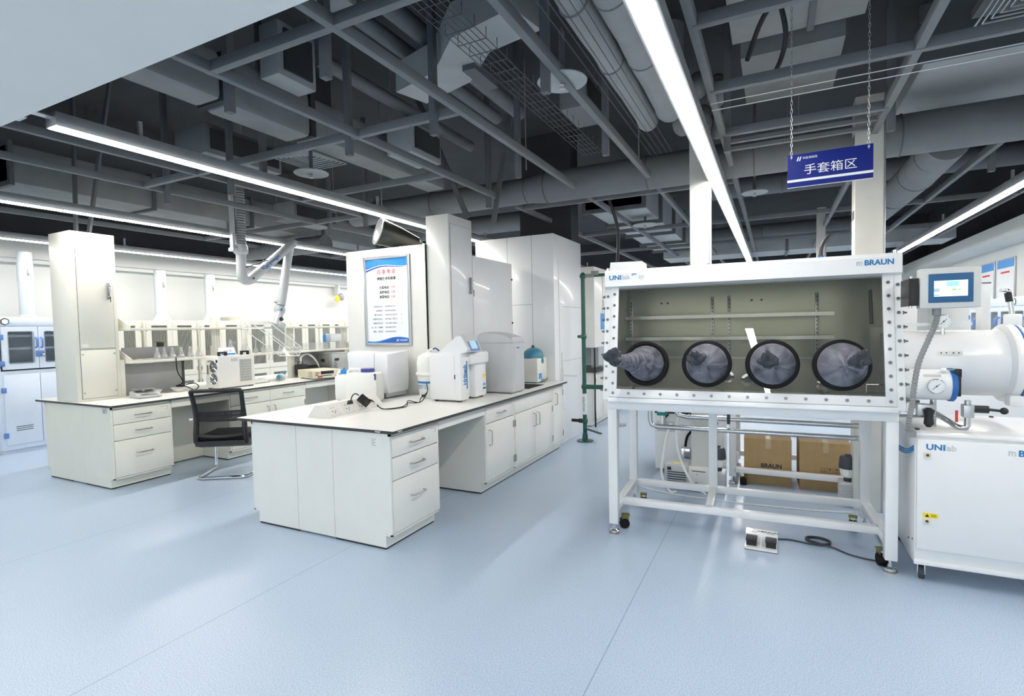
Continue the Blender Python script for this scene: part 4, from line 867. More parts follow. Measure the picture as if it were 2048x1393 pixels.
obj('tap', B().box(.31, -.01, .22, .325, .0, .27, .002).cyl((.317, -.015, .27), (.317, .0, .27), .01), NAVY, bpy.data.objects['jerrycan.001'])
# wrapped appliance
t = thing('wrapped_appliance', 'boxy appliance wrapped in white plastic film behind the jerrycans', 'appliance', (-4.0, 4.14, Z1))
b = B(); b.box(0, 0, .05, .53, .36, .47, .025); bmesh.ops.subdivide_edges(b.bm, edges=b.bm.edges[:], cuts=3, use_grid_fill=True)
for v in b.bm.verts: v.co += Vector((.006*math.sin(v.co.z*23+v.co.y*9), .006*math.sin(v.co.x*17+v.co.z*11), .012*math.sin(v.co.x*9)*math.cos(v.co.y*7)*(v.co.z > .4)))
obj('film_cover', b, FILM, t); obj('base_unit', B().box(.03, .02, .012, .5, .34, .06), LGREY, t); obj('pump_foot', B().cyl((.46, .0, .03), (.46, .04, .03), .022).box(.42, .02, 0, .48, .06, .014), DGREY, t)
obj('film_crease', B().tube([(.365, -.008, .06), (.36, -.01, .25), (.372, -.008, .465)], .006, 6), FILM, t)
# pressure tank
t = thing('pressure_tank', 'white water pressure tank with a blue printed label', 'tank', (-3.14, 4.40, Z1))
obj('tank', B().lathe([(.10, 0), (.105, .01), (.125, .22), (.14, .235), (.14, .25), (.128, .26), (.128, .36), (.11, .42), (.06, .45), (.03, .46)], n=36), HDPE, t)
obj('label_band', B().lathe([(.1195, .15), (.1215, .172)], n=36, caps=False), BLUEINK, t); obj('outlet', B().box(-.02, -.125, .015, .015, -.1, .04, .003), DGREY, t)
b = B()
for i in range(3): b.box(-.06, -.121+.004*i, .132-.017*i, .05, -.112+.004*i, .136-.017*i)
obj('printed_lines', b, BLUEINK, t); obj('valve', B().cyl((0, 0, .455), (0, 0, .485), .02).cyl((0, 0, .48), (.05, 0, .49), .012), GBW, t); obj('blue_tube', B().tube([(.04, 0, .49), (.08, 0, .5), (.11, .02, .47)], .008, 8), NAVY, t)
# water purifier
t = thing('water_purifier', 'white water purifier with blue vertical lettering', 'water purifier', (-2.97, 4.15, Z1))
obj('main_case', B().box(0, 0, .014, .36, .15, .465, .02).box(0, .13, .014, .29, .5, .465, .02), GBW, t)
obj('side_door', B().box(.012, -.004, .03, .29, .004, .44, .003), GBW, t); obj('door_latch', B().box(.288, -.007, .22, .296, 0, .26), DGREY, t)
obj('front_tower', B().prism([(.08, .46), (.36, .46), (.40, .47), (.42, .50), (.35, .62), (.30, .62)], 'y', .03, .22), GBW, t)
d = obj('display_hood', B().prism([(.36, .462), (.43, .47), (.36, .635), (.33, .635)], 'y', .06, .28), LGREY, t); obj('display', B().prism([(.431, .478), (.426, .48), (.36, .62), (.365, .618)], 'y', .08, .26), BLUEP, d); obj('display_screen', B().prism([(.424, .50), (.420, .50), (.386, .575), (.390, .575)], 'y', .11, .22), SCREENK, d)
obj('dispensing_head', B().box(.28, .14, .345, .385, .5, .46, .02), GBW, t)
obj('tray_column', B().box(.28, .28, .014, .35, .5, .35, .015), GBW, t)
obj('feet', B().cyl((.05, .05, 0), (.05, .05, .016), .02).cyl((.31, .05, 0), (.31, .05, .016), .02).cyl((.31, .45, 0), (.31, .45, .016), .02).cyl((.05, .45, 0), (.05, .45, .016), .02), BLACK, t)
obj('blue_stripe', B().box(.3595, .095, .12, .3612, .112, .385), BLUEINK, t)
text('HHitech', .07, BLUEINK, t, (.3612, .09, .16), (PI, -PI/2, 0), bold=.0022, sx=.8, name='brand_lettering')
obj('yellow_label', B().box(.3495, .42, .20, .351, .48, .23), YELLOW, t); obj('blue_label', B().box(.3495, .42, .08, .351, .48, .10).box(.3495, .43, .115, .351, .445, .14).box(.3495, .455, .115, .351, .47, .14), BLUEINK, t)
# grey water tank
t = thing('storage_tank_unit', 'large grey rounded water tank unit behind the purifier', 'water tank', (-2.86, 4.87, Z1))
prof = [(.0, .0), (.43, .0), (.43, .56), (.42, .58), (.30, .62), (.12, .645), (.03, .63), (.0, .60)]
b = B().prism([(x, z+.006) for x, z in prof], 'y', 0, .30); bmesh.ops.bevel(b.bm, geom=b.bm.edges[:], offset=.025, segments=3, profile=.5, affect='EDGES')
obj('shell', b, LGREY, t); obj('lid_seam', B().box(-.001, -.0015, .53, .4315, .3015, .534), MGREY, t); obj('front_plate', B().box(.4295, .05, .1, .4315, .25, .5), LGREY, t); obj('blue_mark', B().box(.431, .10, .47, .4325, .16, .485), BLUEINK, t)
obj('foot', B().box(.04, .02, 0, .40, .28, .012), DGREY, t)
# sink
t = thing('sink', 'dark sink basin let into the far part of the front bench', 'sink', (-2.86, 5.32, .8508)); obj('rim', B().box(0, 0, 0, .40, .012, .003).box(0, .43, 0, .40, .442, .003).box(0, .012, 0, .012, .43, .003).box(.388, .012, 0, .40, .43, .003), BLACK, t); obj('basin', B().box(.012, .012, -.001, .388, .43, .001), BLACKR, t)
# blue-lidded shaker
t = thing('ultrasonic_cleaner', 'white benchtop cleaner with a blue dome lid near the tall casing', 'cleaner', (-2.83, 5.85, Z1)); obj('case', B().box(0, 0, .012, .25, .30, .31, .02), WHITE, t)
b = B(); b.sphere((.125, .15, .31), .15, (.9, 1.0, .85)); bmesh.ops.bisect_plane(b.bm, geom=b.bm.verts[:]+b.bm.edges[:]+b.bm.faces[:], plane_co=(0, 0, .309), plane_no=(0, 0, -1), clear_outer=True)
obj('dome_lid', b, TEALC, t); obj('lid_knob', B().sphere((.125, .15, .445), .02), DGREY, t); obj('teal_badge', B().cyl((.251, .15, .27), (.2535, .15, .27), .035), TEAL2, t); obj('blue_label', B().box(.2495, .03, .05, .252, .12, .12), SKYB, t); obj('teal_foot', B().box(.02, .02, 0, .23, .28, .014), TEAL2, t)
one('coiled_wire', B().tube([(-2.62+.06*math.cos(i*.9)+.02*i/30, 6.02+.09*math.sin(i*.9)+.001*i, .858+.0012*i) for i in range(34)], .005, 6, smooth=2), MGREY, 'coil of grey wire by the blue-lidded cleaner', 'wire')
# ---------------------------------------------------------------- green emergency shower
t = thing('emergency_shower', 'green pipe emergency shower and eyewash stand', 'emergency shower', (-2.27, 6.68, 0))
obj('base_flange', B().lathe([(.11, 0), (.11, .012), (.04, .02), (.035, .10)], n=28), GREEN, t); obj('riser_pipe', B().cyl((0, 0, .05), (0, 0, 2.22), .028, n=20), GREEN, t)
b = B()
for z in (2.2, 1.40, .73, .27): b.sphere((0, 0, z), .042, (1, 1, 1.2), 14, 8)
obj('fittings', b, GREEN, t); obj('top_arm', B().cyl((0, 0, 2.2), (.34, 0, 2.2), .02).cyl((0, 0, 1.40), (-.08, 0, 1.40), .02), GREEN, t); obj('eyewash_arm', B().cyl((0, 0, .73), (.34, .02, .73), .03, n=18), GREEN, t)
obj('pull_valve', B().box(.12, -.02, 2.2, .22, .02, 2.26, .004).cyl((.04, 0, 2.2), (.16, 0, 2.2), .024), MGREY, t)
obj('printed_sleeve', B().cyl((0, 0, .36), (0, 0, .64), .0295, n=24), GBW, t); text('WASHER', .05, GREYINK, t, (.014, -.0305, .40), (PI/2, -PI/2, 0), name='sleeve_lettering')
b = B(); c_ = [(0, .05, .17), (.0, -.05, .17), (.23, -.05, .11), (.23, .05, .11)]; b.quad(*c_); bmesh.ops.solidify(b.bm, geom=b.bm.faces[:], thickness=.012); obj('foot_pedal', b, GREEN, t)
obj('drain_pipe', B().cyl((-.03, 0, .27), (-.185, .005, .27), .022, n=16).cyl((-.03, 0, .27), (-.08, 0, .27), .03, n=16), BLACK, t); obj('pull_rod', B().tube([(.26, 0, 2.2), (.27, 0, 1.9), (.30, 0, 1.52), (.245, 0, 1.52), (.27, 0, 1.9)], .003, 5), MGREY, t); obj('pedal_wire', B().cyl((.16, .03, .13), (.13, .03, .72), .002, n=5), MGREY, t)
obj('eyewash_bowl', B().lathe([(.02, .74), (.05, .76), (.13, .84), (.125, .84), (.04, .765)], (.40, .02, 0), n=24), STEEL, t)
t = thing('pipe_rail', 'thin white pipe rail beside the green stand', 'rail', (-2.482, 6.45, .45)); obj('rail', B().tube([(0, 0, .75), (0, 0, .02), (.03, 0, 0)], .014, 8), GBW, t); obj('cross_arm', B().cyl((0, .0, .45), (.2, .0, .45), .014), GBW, t)
# ---------------------------------------------------------------- far benches and fume hood beyond
def far_unit(label, y, W, x=-2.43): return base_cabinet(label, (x, y, 0), E_, W, .6, [('door_r', .016, W/2, .115, .8), ('door_l', W/2, W-.016, .115, .8)])
far_unit('white base cabinet under the far fume hood', 7.66, .9)
for i in range(4): far_unit('white base cabinet in the far row, %s beyond the fume hood' % ords[i], 8.58+i*1.2, 1.18)
worktop('white worktop of the far row beyond the green stand', -3.1, 8.57, -2.40, 13.4)
t = thing('fume_hood', 'white fume hood beyond the green emergency stand', 'fume hood', (-3.2, 7.64, .83)); obj('worksurface', B().box(0, 0, 0, .8, .93, .04), EDGE, t); obj('canopy', B().box(0, 0, .38, .78, .93, 1.60, .004), WHITE, t)
obj('side_wall', B().box(0, 0, .04, .55, .03, .38).box(0, .9, .04, .55, .93, .38), LGREY, t); obj('sash', B().box(.70, .04, .05, .71, .89, .38), CABGL, t); obj('blue_notice', B().box(.781, .3, .65, .783, .5, .9), SKYB, t); obj('front_post', B().box(.76, -.002, -.83, .785, .0, .38), BLACK, t)
t = thing('funnel_sink', 'grey funnel shaped bowl by the far fume hood', 'funnel', (-2.15, 7.9, .9)); obj('cone', B().lathe([(.03, -.14), (.04, -.02), (.17, .14), (.165, .14), (.03, -.02)], n=24), STEEL, t); obj('stand', B().cyl((0, 0, -.9), (0, 0, -.1), .02).cyl((0, 0, -.9), (0, 0, -.88), .12), STEEL, t)
for i in range(3):
    t = thing('wall_unit', 'white tall unit on the far row, %s beyond the fume hood' % ords[i], 'tall unit', (-3.1, 8.7+i*1.6, .8505)); obj('body', B().box(0, 0, 0, .35, 1.3, 1.2, .004), GBW, t); obj('door_seam', B().box(.349, .64, .05, .3515, .645, 1.15), GREYINK, t)
# ---------------------------------------------------------------- glove box
GA = R(2.6)
def caster(name_parent, x, y, h=.095, turn=0.):
    M = TZ(turn, (x, y, 0))
    c = obj('caster', B().box(-.028, -.028, h, .028, .028, h+.008, .002, M).box(-.03, -.022, .03, .02, -.016, h, 0, M).box(-.03, .016, .03, .02, .022, h, 0, M), GOLDZ, name_parent)
    b = B()
    for q in (-.014, .014): b.cyl(M @ Vector((-.012, q-.012, .038)), M @ Vector((-.012, q+.012, .038)), .038, n=24)
    obj('wheel', b, BLACKR, c); return c
def level_foot(t, x, y, top=.08):
    f = obj('levelling_foot', B().lathe([(.034, 0), (.036, .006), (.034, .022), (.014, .03), (.014, .045), (.009, .046), (.009, top)], (x, y, 0), n=28), CHROME, t)
    obj('foot_pad', B().cyl((x, y, 0), (x, y, .007), .037, n=28), BRASS, f)
g = thing('glove_box', 'large white four-port glove box on a white steel stand', 'glove box', (-.215, 3.795, 0), GA)
HW = .885
# stand
for x in (-HW, HW-.065):
    for y in (0, .76):
        obj('leg', B().box(x, y, .075, x+.065, y+.065, .93, .003), GBW, g); level_foot(g, x+.0325, y+.0325)
obj('leg', B().box(-.235, .76, .15, -.17, .825, .93, .003), GBW, g)
b = B()
b.box(-HW, 0, .93, HW, .065, .985, .003).box(-HW, .76, .93, HW, .825, .985, .003).box(-HW, .065, .93, -HW+.065, .76, .985, .003).box(HW-.065, .065, .93, HW, .76, .985, .003)
obj('top_frame', b, GBW, g)
b = B(); zr, hr = .15, .05
b.box(-HW+.003, .06, zr, -HW+.06, .765, zr+hr, .003).box(HW-.06, .06, zr, HW-.003, .765, zr+hr, .003).box(-HW+.05, .765, zr, HW-.05, .82, zr+hr, .003).box(-HW+.05, .23, zr, HW-.05, .285, zr+hr, .003).box(-.23, .27, zr, -.175, .77, zr+hr, .003)
obj('lower_rails', b, GBW, g)
for x, y, a in ((-HW+.09, .16, 20), (-HW+.13, .70, 95), (HW-.12, .70, 80), (HW-.06, .12, 100)): caster(g, x, y, .097, a)
# body shell with sloping front. profile in (y, z)
y0b, z0b, y1t, z1t, ZT, YBK = -.07, 1.03, .06, 1.84, 1.945, .78
tilt = math.atan2(y1t-y0b, z1t-z0b); Lw = math.hypot(y1t-y0b, z1t-z0b)
prof = [(y0b+.03, .985), (y0b+.022, z0b), (y1t+.022, z1t), (y1t+.03, ZT-.02), (YBK, ZT-.02), (YBK, .985)]
b = B(); b.prism(prof, 'x', -HW, -HW+.012).prism(prof, 'x', HW-.012, HW)
b.box(-HW+.012, y0b+.03, .985, HW-.012, YBK, 1.0).box(-HW+.012, YBK-.012, 1.0, HW-.012, YBK, ZT-.02).box(-HW+.012, y1t+.03, ZT-.032, HW-.012, YBK-.012, ZT-.02)
obj('body_shell', b, GBW, g)
pi = [(y0b+.04, 1.004), (y0b+.046, z0b), (y1t+.04, z1t), (y1t+.05, ZT-.036), (YBK-.016, ZT-.036), (YBK-.016, 1.004)]
b = B(); b.prism(pi, 'x', -HW+.0125, -HW+.0165).prism(pi, 'x', HW-.0165, HW-.0125)
b.box(-HW+.017, y0b+.042, 1.0005, HW-.017, YBK-.013, 1.004).box(-HW+.017, YBK-.016, 1.004, HW-.017, YBK-.0125, ZT-.036).box(-HW+.017, y1t+.05, ZT-.036, HW-.017, YBK-.016, ZT-.0325)
obj('stainless_lining', b, LINING, g)
# front: local tilted frame. (x, t, s): s up the window, t into the box
TM = Matrix.Translation((0, y0b, z0b)) @ Matrix.Rotation(-tilt, 4, 'X')
def T(x, t_, s): return TM @ Vector((x, t_, s))
WO = .805
b = B(); fr = (-.0, .022)
b.box(-.86, 0, 0, -WO, .022, Lw, .002, TM).box(WO, 0, 0, .86, .022, Lw, .002, TM).box(-WO, 0, 0, WO, .022, .06, .002, TM).box(-WO, .004, Lw-.02, WO, .022, Lw+.05, 0, TM)
obj('window_frame', b, GBW, g)
for a_ in (-.905, .862): obj('side_flange', B().box(a_, .010, -.02, a_+.043, .030, Lw+.03, .002, TM), GBW, g)
obj('bottom_lip', B().box(-.865, -.004, -.034, .865, .03, -.002, .003, TM), GBW, g)
hd = obj('header_panel', B().prism([(y1t+.035, z1t-.035), (y1t-.035, z1t-.012), (y1t-.035, z1t+.085), (y1t-.02, ZT+.003), (y1t+.035, ZT+.003)], 'x', -.9, .9), GBW, g)
obj('window_pane', B().box(-WO-.01, .012, .05, WO+.01, .018, Lw+.02, 0, TM), PANE, g)
# screws of the frame
sm = mesh_of('screw', B().cyl((0, 0, 0), (0, -.010, 0), .0055, n=10).cyl((0, -.004, 0), (0, .001, 0), .010, n=12), SCREWM)
def screw(x, s, t_=0.): put('screw', sm, g, T(x, t_, s), (-tilt, 0, 0))
for i in range(16): screw(-.83+1.66*i/15, .03)
for i in range(9):
    for x in (-.833, .833): screw(x, .10+.70*i/8.6)
    for x in (-.884, .884): screw(x, .05+.74*i/8.6, .010)
nm = mesh_of('nut', B().cyl((0, 0, 0), (.022, 0, 0), .006, n=8).cyl((0, 0, 0), (.008, 0, 0), .011, n=6), SCREWM)
for i in range(9):
    put('nut', nm, g, T(.905, .02, .05+.74*i/8.6)); put('nut', nm, g, T(-.905, .02, .05+.74*i/8.6), (0, 0, PI))
# ports and gloves
def glove(u, s, tip, seed, long):
    c = T(u, .0, s); nrm = (TM.to_3x3() @ Vector((0, -1, 0))).normalized()
    p = obj('glove_port', B().torus(c+nrm*.008, nrm, .142, .0155, 48, 12), BLACKR, g); obj('port_flange', B().lathe([(.150, -.004), (.155, .004), (.155, .010), (.150, .012)], c, nrm, 44, caps=False).torus(c+nrm*.003, nrm, .155, .005, 44, 6), BLACK, p)
    tip = Vector(tip); rnd = random.Random(seed); b = B(); n_ = 36; K = 22; rings = []; prev = None
    ax = (tip-c); a = ax.normalized().orthogonal().normalized()
    up = Vector((0, 0, 1)); a = (up-ax.normalized()*up.dot(ax.normalized())).normalized(); bb = ax.normalized().cross(a)
    a0 = (up-nrm*up.dot(nrm)).normalized(); b0 = nrm.cross(a0)
    for i in range(K+1):
        q = i/K
        if long: r = .134*(1-q)**1.15*.62+.134*.38+.004*math.sin(q*5) if q < .9 else .134*.38
        else: r = .134*(1-q**1.25)*.80+.036
        r = r if not long else (.132 if q < .02 else max(.042, .132-.125*q**.8+.02*q**3))
        w_ = min(1, q*2.2); aa = (a0*(1-w_)+a*w_).normalized(); b2 = (b0*(1-w_)+bb*w_).normalized()
        cc = c.lerp(tip, q); ring = []
        for j in range(n_):
            th = 2*PI*j/n_; rr = r*(1+(.03+.05*q)*q*math.sin(3*th+seed+2*q)*math.sin(7*q+seed)+.018*q*math.sin(9*th+5*q))
            ring.append(b.bm.verts.new(cc+aa*(rr*math.cos(th))+b2*(rr*math.sin(th))))
        rings.append(ring)
    b.skin(rings)
    for v in b.bm.verts: v.co -= c
    sl_ = obj('glove_sleeve', b, GLOVE, p, c)
    b = B(); axn = ax.normalized(); rt = .038 if long else .034
    b.sphere((0, 0, 0), 1, (1, 1, 1), 30, 20); dirs = []
    for k in range(5):
        th = -1.5+.75*k+rnd.uniform(-.12, .12); dirs.append((a*math.cos(th)*.9+bb*math.sin(th)*.9+axn*rnd.uniform(.35, .75)).normalized())
    for v in b.bm.verts:
        d = v.co.normalized(); r = rt*(1+.10*math.sin(d.x*9+seed)*math.sin(d.z*8+seed*2)+.07*math.sin(d.y*14+d.x*11))
        for k, q in enumerate(dirs): r += (.036+.006*(k % 3))*max(0, (d.dot(q)-.84)/.16)**1.5
        v.co = d*r
    put('glove_fingers', mesh_of('glove_fingers', b, GLOVETIP, 14), sl_, tip-c-axn*.012)
glove(-.60, .245, (-.715, -.50, 1.325), 1, True)
glove(-.197, .247, (-.245, -.175, 1.30), 2, False)
glove(.20, .247, (.175, -.165, 1.29), 3, False)
glove(.583, .245, (.645, -.20, 1.30), 4, False)
# interior shelves
iy = YBK-.02
for k, x in enumerate((-.85, -.20, -.075, .535)):
    r_ = obj('slotted_rail', B().box(x-.012, iy-.012, 1.16 if k == 2 else 1.3, x+.012, iy+.003, 1.76, .002), STEEL, g); b = B()
    for i in range(14): b.box(x-.003, iy-.0128, 1.33+i*.03, x+.003, iy-.0115, 1.347+i*.03)
    obj('slots', b, BLACK, r_)
for z in (1.60, 1.43): obj('inner_shelf', B().box(-.86, iy-.22, z, .62, iy-.014, z+.012).box(-.86, iy-.225, z-.014, .62, iy-.22, z+.012), STEEL, g)
obj('inner_rail', B().box(-.86, iy-.03, 1.26, .62, iy-.012, 1.275), STEEL, g)
for k, x in enumerate((-.60, -.55, .09, .16)): obj('inner_fitting', B().cyl((x, iy+.003, 1.72), (x, iy-.02, 1.72), .008, n=12), DGREY, g)
for k, (x, z) in enumerate(((-.62, 1.10), (-.09, 1.115), (.06, 1.09), (.58, 1.06))): obj('inner_flange', B().lathe([(.05, 0), (.05, .02), (.03, .022), (.03, .04), (.001, .04)], (x, iy, z), (0, -1, 0), 24), CHROME, g)
obj('inner_chamber_door', B().box(HW-.04, .16, 1.10, HW-.02, .60, 1.50, .004).box(HW-.06, .20, 1.14, HW-.04, .24, 1.46), STEEL, g)
obj('inner_gas_strut', B().cyl((HW-.06, .5, 1.75), (HW-.06, .45, 1.52), .011), BLACK, g); obj('inner_hatch', B().cyl((HW-.06, .08, 1.155), (HW-.02, .08, 1.155), .08, n=28), STEEL, g); obj('hatch_clip', B().tube([(HW-.06, .04, 1.10), (HW-.16, .04, 1.10), (HW-.16, .04, 1.15), (HW-.06, .04, 1.15)], .005, 6), CHROME, g)
# top bits
one('electronics_box', B().prism([(-.13, 0), (.13, 0), (.118, .10), (-.118, .105)], 'y', 0, .22), GBW, 'small white box on top of the left end of the glove box', 'box', None, (-1.02, 4.02, 1.927), (0, 0, GA))
obj('top_caps', B().cyl((-.88, .05, ZT), (-.88, .05, ZT+.02), .012).cyl((.87, .05, ZT), (.87, .05, ZT+.02), .012).cyl((-.2, .1, ZT), (-.2, .1, ZT+.015), .02), CHROME, g)
obj('top_valve', B().cyl((.52, .4, ZT-.02), (.52, .4, ZT+.05), .02), BLUED, g); obj('top_hose', B().tube([(.52, .4, ZT+.05), (.53, .42, ZT+.12), (.58, .45, ZT+.2)], .012, 8, smooth=5), BLACK, g)
HY = y1t-.0357
text('UNI', .046, BLUEINK, hd, (-.868, HY, z1t+.036), bold=.0014, sx=1.15); text('lab', .046, GREYINK, hd, (-.772, HY, z1t+.036), outline=.0006, sx=1.05); text('pro', .023, BLUEINK, hd, (-.703, HY, z1t+.064), bold=.0008); text('sp', .046, GREYINK, hd, (-.655, HY, z1t+.036), outline=.0006)
text('m', .050, GREYINK, hd, (.665, HY, z1t+.040), outline=.0006, sx=.9); text('BRAUN', .045, BLUEINK, hd, (.707, HY, z1t+.040), bold=.0015, sx=1.02)
# rear pipework under the box
obj('steel_pipe', B().tube([(-.73, .92, .93), (-.73, .92, .70), (-.715, .92, .66), (-.67, .92, .645), (0, .92, .642), (.86, .92, .640)], .021, 16), PIPE, g)
obj('steel_pipe', B().tube([(-.52, .93, .93), (-.52, .93, .80), (-.49, .93, .755), (-.42, .93, .742), (.86, .93, .735)], .021, 16), PIPE, g)
obj('pipe_clamp', B().torus((-.46, .92, .643), (1, 0, 0), .024, .006, 20, 6).torus((-.40, .93, .742), (1, 0, 0), .024, .006, 20, 6), CHROME, g); obj('pipe_bracket', B().box(-.10, .90, .70, -.075, .96, .79, .003), DGREY, g)
# ---- large chamber
def gauge(parent, c, r, d=Vector((0, -1, 0))):
    c = Vector(c); q = obj('pressure_gauge', B().lathe([(r*.9, -.03), (r, -.02), (r, .0), (r*.93, .004)], c, d, 28), CHROME, parent)
    f_ = obj('dial', B().lathe([(r*.93, .002), (r*.93, .005)], c, d, 28), PAPER, q)
    b = B(); x_ = Vector((1, 0, 0)); z_ = Vector((0, 0, 1))
    for k in range(11):
        a = R(225-27*k); v = x_*math.cos(a)+z_*math.sin(a); b.cyl(c+d*.006+v*r*.72, c+d*.006+v*r*.86, .0008, n=4)
    v = (x_*.7+z_*.7); b.cyl(c+d*.0075-v*r*.6, c+d*.0075+v*r*.5, .0015, n=4); b.cyl(c+d*.004, c+d*.010, .004, n=8)
    obj('needle', b, INK, f_); return q
t = thing('antechamber', 'large white round antechamber drum on the right of the glove box', 'antechamber', (.675, 4.22, 1.265), GA)
obj('drum', B().lathe([(.205, .005), (.205, .50), (.203, .53), (.215, .56)], ax='x', n=48), GBW, t)
obj('end_flange', B().lathe([(.215, .555), (.238, .575), (.243, .60), (.238, .615), (.22, .618)], ax='x', n=48), GBW, t); obj('blue_seal', B().lathe([(.236, .616), (.238, .622), (.236, .630)], ax='x', n=48), BLUED, t)
dd = obj('lid', B().lathe([(.236, .630), (.238, .645), (.22, .655), (.05, .665), (.002, .665)], ax='x', n=48), GBW, t)
obj('lid_arm', B().box(.58, -.05, .20, .66, .0, .30, .01), GBW, t); obj('hinge_block', B().box(.55, -.20, -.245, .62, -.12, -.18, .012), GBW, t); obj('hinge_rod', B().cyl((.60, -.16, -.205), (.80, -.16, -.205), .02), ALU, t)
sp_ = obj('gas_spring', B().cyl((.605, -.02, .40), (.625, -.02, .25), .013, n=14), CHROME, t); obj('spring_sleeve', B().cyl((.597, -.02, .43), (.605, -.02, .375), .018, n=14).cyl((.616, -.02, .295), (.626, -.02, .235), .018, n=14), BLACK, sp_)
obj('spring_mount', B().cyl((.56, -.02, .445), (.60, -.02, .445), .01).sphere((.60, -.02, .44), .014), CHROME, t)
obj('riser_post', B().box(.51, .1, .17, .555, .19, .50, .003), GBW, t); obj('post_cap', B().box(.508, .098, .498, .557, .192, .504), DGREY, t)
obj('printed_label', B().quad((.21, -.2022, .06), (.33, -.2022, .06), (.33, -.1985, .085), (.21, -.1985, .085)), WHITE, t); b = B()
for x in (.225, .25, .285, .31): b.cyl((x, -.202, .072), (x, -.204, .072), .004, n=8)
obj('label_marks', b, INK, t)
gauge(t, (.262, -.10, .262), .042); obj('gauge_stem', B().cyl((.262, -.09, .18), (.262, -.09, .24), .012), CHROME, t)
obj('mount_flange', B().box(.0, -.24, -.24, .02, .24, .26, .004), GBW, t); obj('top_rail', B().box(.02, -.05, .235, .42, -.02, .255), GBW, t)
t = thing('antechamber', 'small white tube antechamber with a gauge and a blue end ring', 'antechamber', (.675, 3.93, 1.152), GA)
obj('tube', B().lathe([(.092, .0), (.092, .245)], ax='x', n=40), GBW, t); obj('blue_ring', B().lathe([(.096, .245), (.099, .25), (.099, .268), (.095, .272), (.01, .272)], ax='x', n=40), BLUED, t)
obj('clamp_lever', B().box(.262, -.075, .05, .292, -.045, .10, .004).box(.272, -.08, -.06, .288, -.05, .06, .003), BLACK, t); obj('clamp_rod', B().cyl((.2, -.06, .095), (.28, -.06, .095), .005), CHROME, t); obj('hinge_knob', B().sphere((.21, -.06, .09), .016), GBW, t)
gauge(t, (.165, -.105, -.0), .043); obj('printed_label', B().quad((.11, -.0775, .052), (.195, -.0775, .052), (.195, -.068, .066), (.11, -.068, .066)), LGREY, t)
# valves below the small chamber
t = thing('valve_pipework', 'steel valves and bent pipes under the small antechamber', 'valves', (.675, 3.96, .9))
obj('pipes', B().tube([(.10, .1, .16), (.12, .1, .10), (.16, .1, .10), (.26, .05, .03), (.30, .0, .0), (.34, .0, .0), (.345, .0, .05), (.345, .0, .16)], .016, 12, smooth=4).tube([(.01, 0, .05), (.22, 0, .055)], .009, 8).tube([(.01, .02, .14), (.12, .02, .14)], .009, 8).cyl((.20, .08, -.019), (.20, .08, .2), .017), PIPE, t)
obj('black_handle', B().lathe([(.012, .0), (.026, .02), (.022, .07), (.03, .10), (.01, .115)], (.15, -.06, -.0), n=16), BLACK, t); obj('valve_block', B().box(.32, -.03, .06, .37, .03, .135, .004), ALU, t); obj('valve_block', B().box(.10, -.03, .06, .19, .02, .13, .003), ALU, t)
obj('rod_handle', B().cyl((.37, 0, .11), (.44, 0, .11), .022).cyl((.44, 0, .11), (.50, 0, .105), .008).sphere((.51, 0, .105), .02), BLACK, t); obj('red_tag', B().box(.285, -.02, .03, .297, -.012, .10), REDINK, t)
# ---- control panel
t = thing('control_panel', 'grey control panel with a lit blue-framed touch screen', 'control panel', (.715, 3.60, 1.603), R(-1.5))
obj('case', B().box(0, 0, 0, .262, .09, .218, .006), LGREYW := mat('panel_light_grey', 'd3d5d2', .45), t); obj('bezel', B().box(.038, -.003, .03, .228, .001, .156+.03, .003), BLUEBZ := mat('panel_blue', '27608f', .5), t)
sc_ = obj('touch_screen', B().box(.062, -.0045, .063, .205, -.002, .148), SCREEN, t)
obj('screen_field', B().box(.115, -.0055, .117, .168, -.0042, .143), SCREENC, sc_); obj('screen_buttons', B().box(.062, -.0055, .088, .085, -.0042, .107).box(.062, -.0055, .066, .085, -.0042, .074), SCREENK, sc_); obj('screen_marks', B().box(.140, -.0055, .094, .156, -.0042, .101).box(.168, -.0055, .094, .174, -.0042, .101), SCREENG, sc_)
obj('bracket', B().box(-.048, .0, .016, -.004, .012, .168, .002).box(-.048, .0, .016, -.038, .25, .168), BLACK, t); obj('bracket_pin', B().cyl((-.038, .015, .005), (-.038, .015, .18), .008), CHROME, t)
pts = [(.80, 3.645, 1.60), (.80, 3.65, 1.53), (.765, 3.66, 1.42), (.728, 3.67, 1.30), (.712, 3.68, 1.18), (.703, 3.69, 1.06), (.692, 3.70, .965), (.70, 3.74, .90)]
b = B(); P = [Vector(p) for p in pts]; Q = []
for i in range(len(P)-1):
    p0, p1, p2, p3 = P[max(i-1, 0)], P[i], P[i+1], P[min(i+2, len(P)-1)]
    for j in range(12):
        u_ = j/12; Q.append(.5*((2*p1)+(p2-p0)*u_+(2*p0-5*p1+4*p2-p3)*u_*u_+(3*p1-p0-3*p2+p3)*u_**3))
t = thing('conduit', 'grey ribbed conduit curving down from the control panel', 'conduit', (0, 0, 0))
obj('ribbed_hose', b.tube(Q, [.0155 if i % 2 else .0125 for i in range(len(Q))], 14), MGREY, t); obj('gland', B().cyl((.80, 3.645, 1.603), (.80, 3.645, 1.565), .02, n=12), MGREY, t)
obj('end_clamp', B().box(.685, 3.735, .86, .735, 3.76, .90, .004).torus((.70, 3.74, .905), (0, .3, 1), .018, .004, 18, 6), MGREY, t)
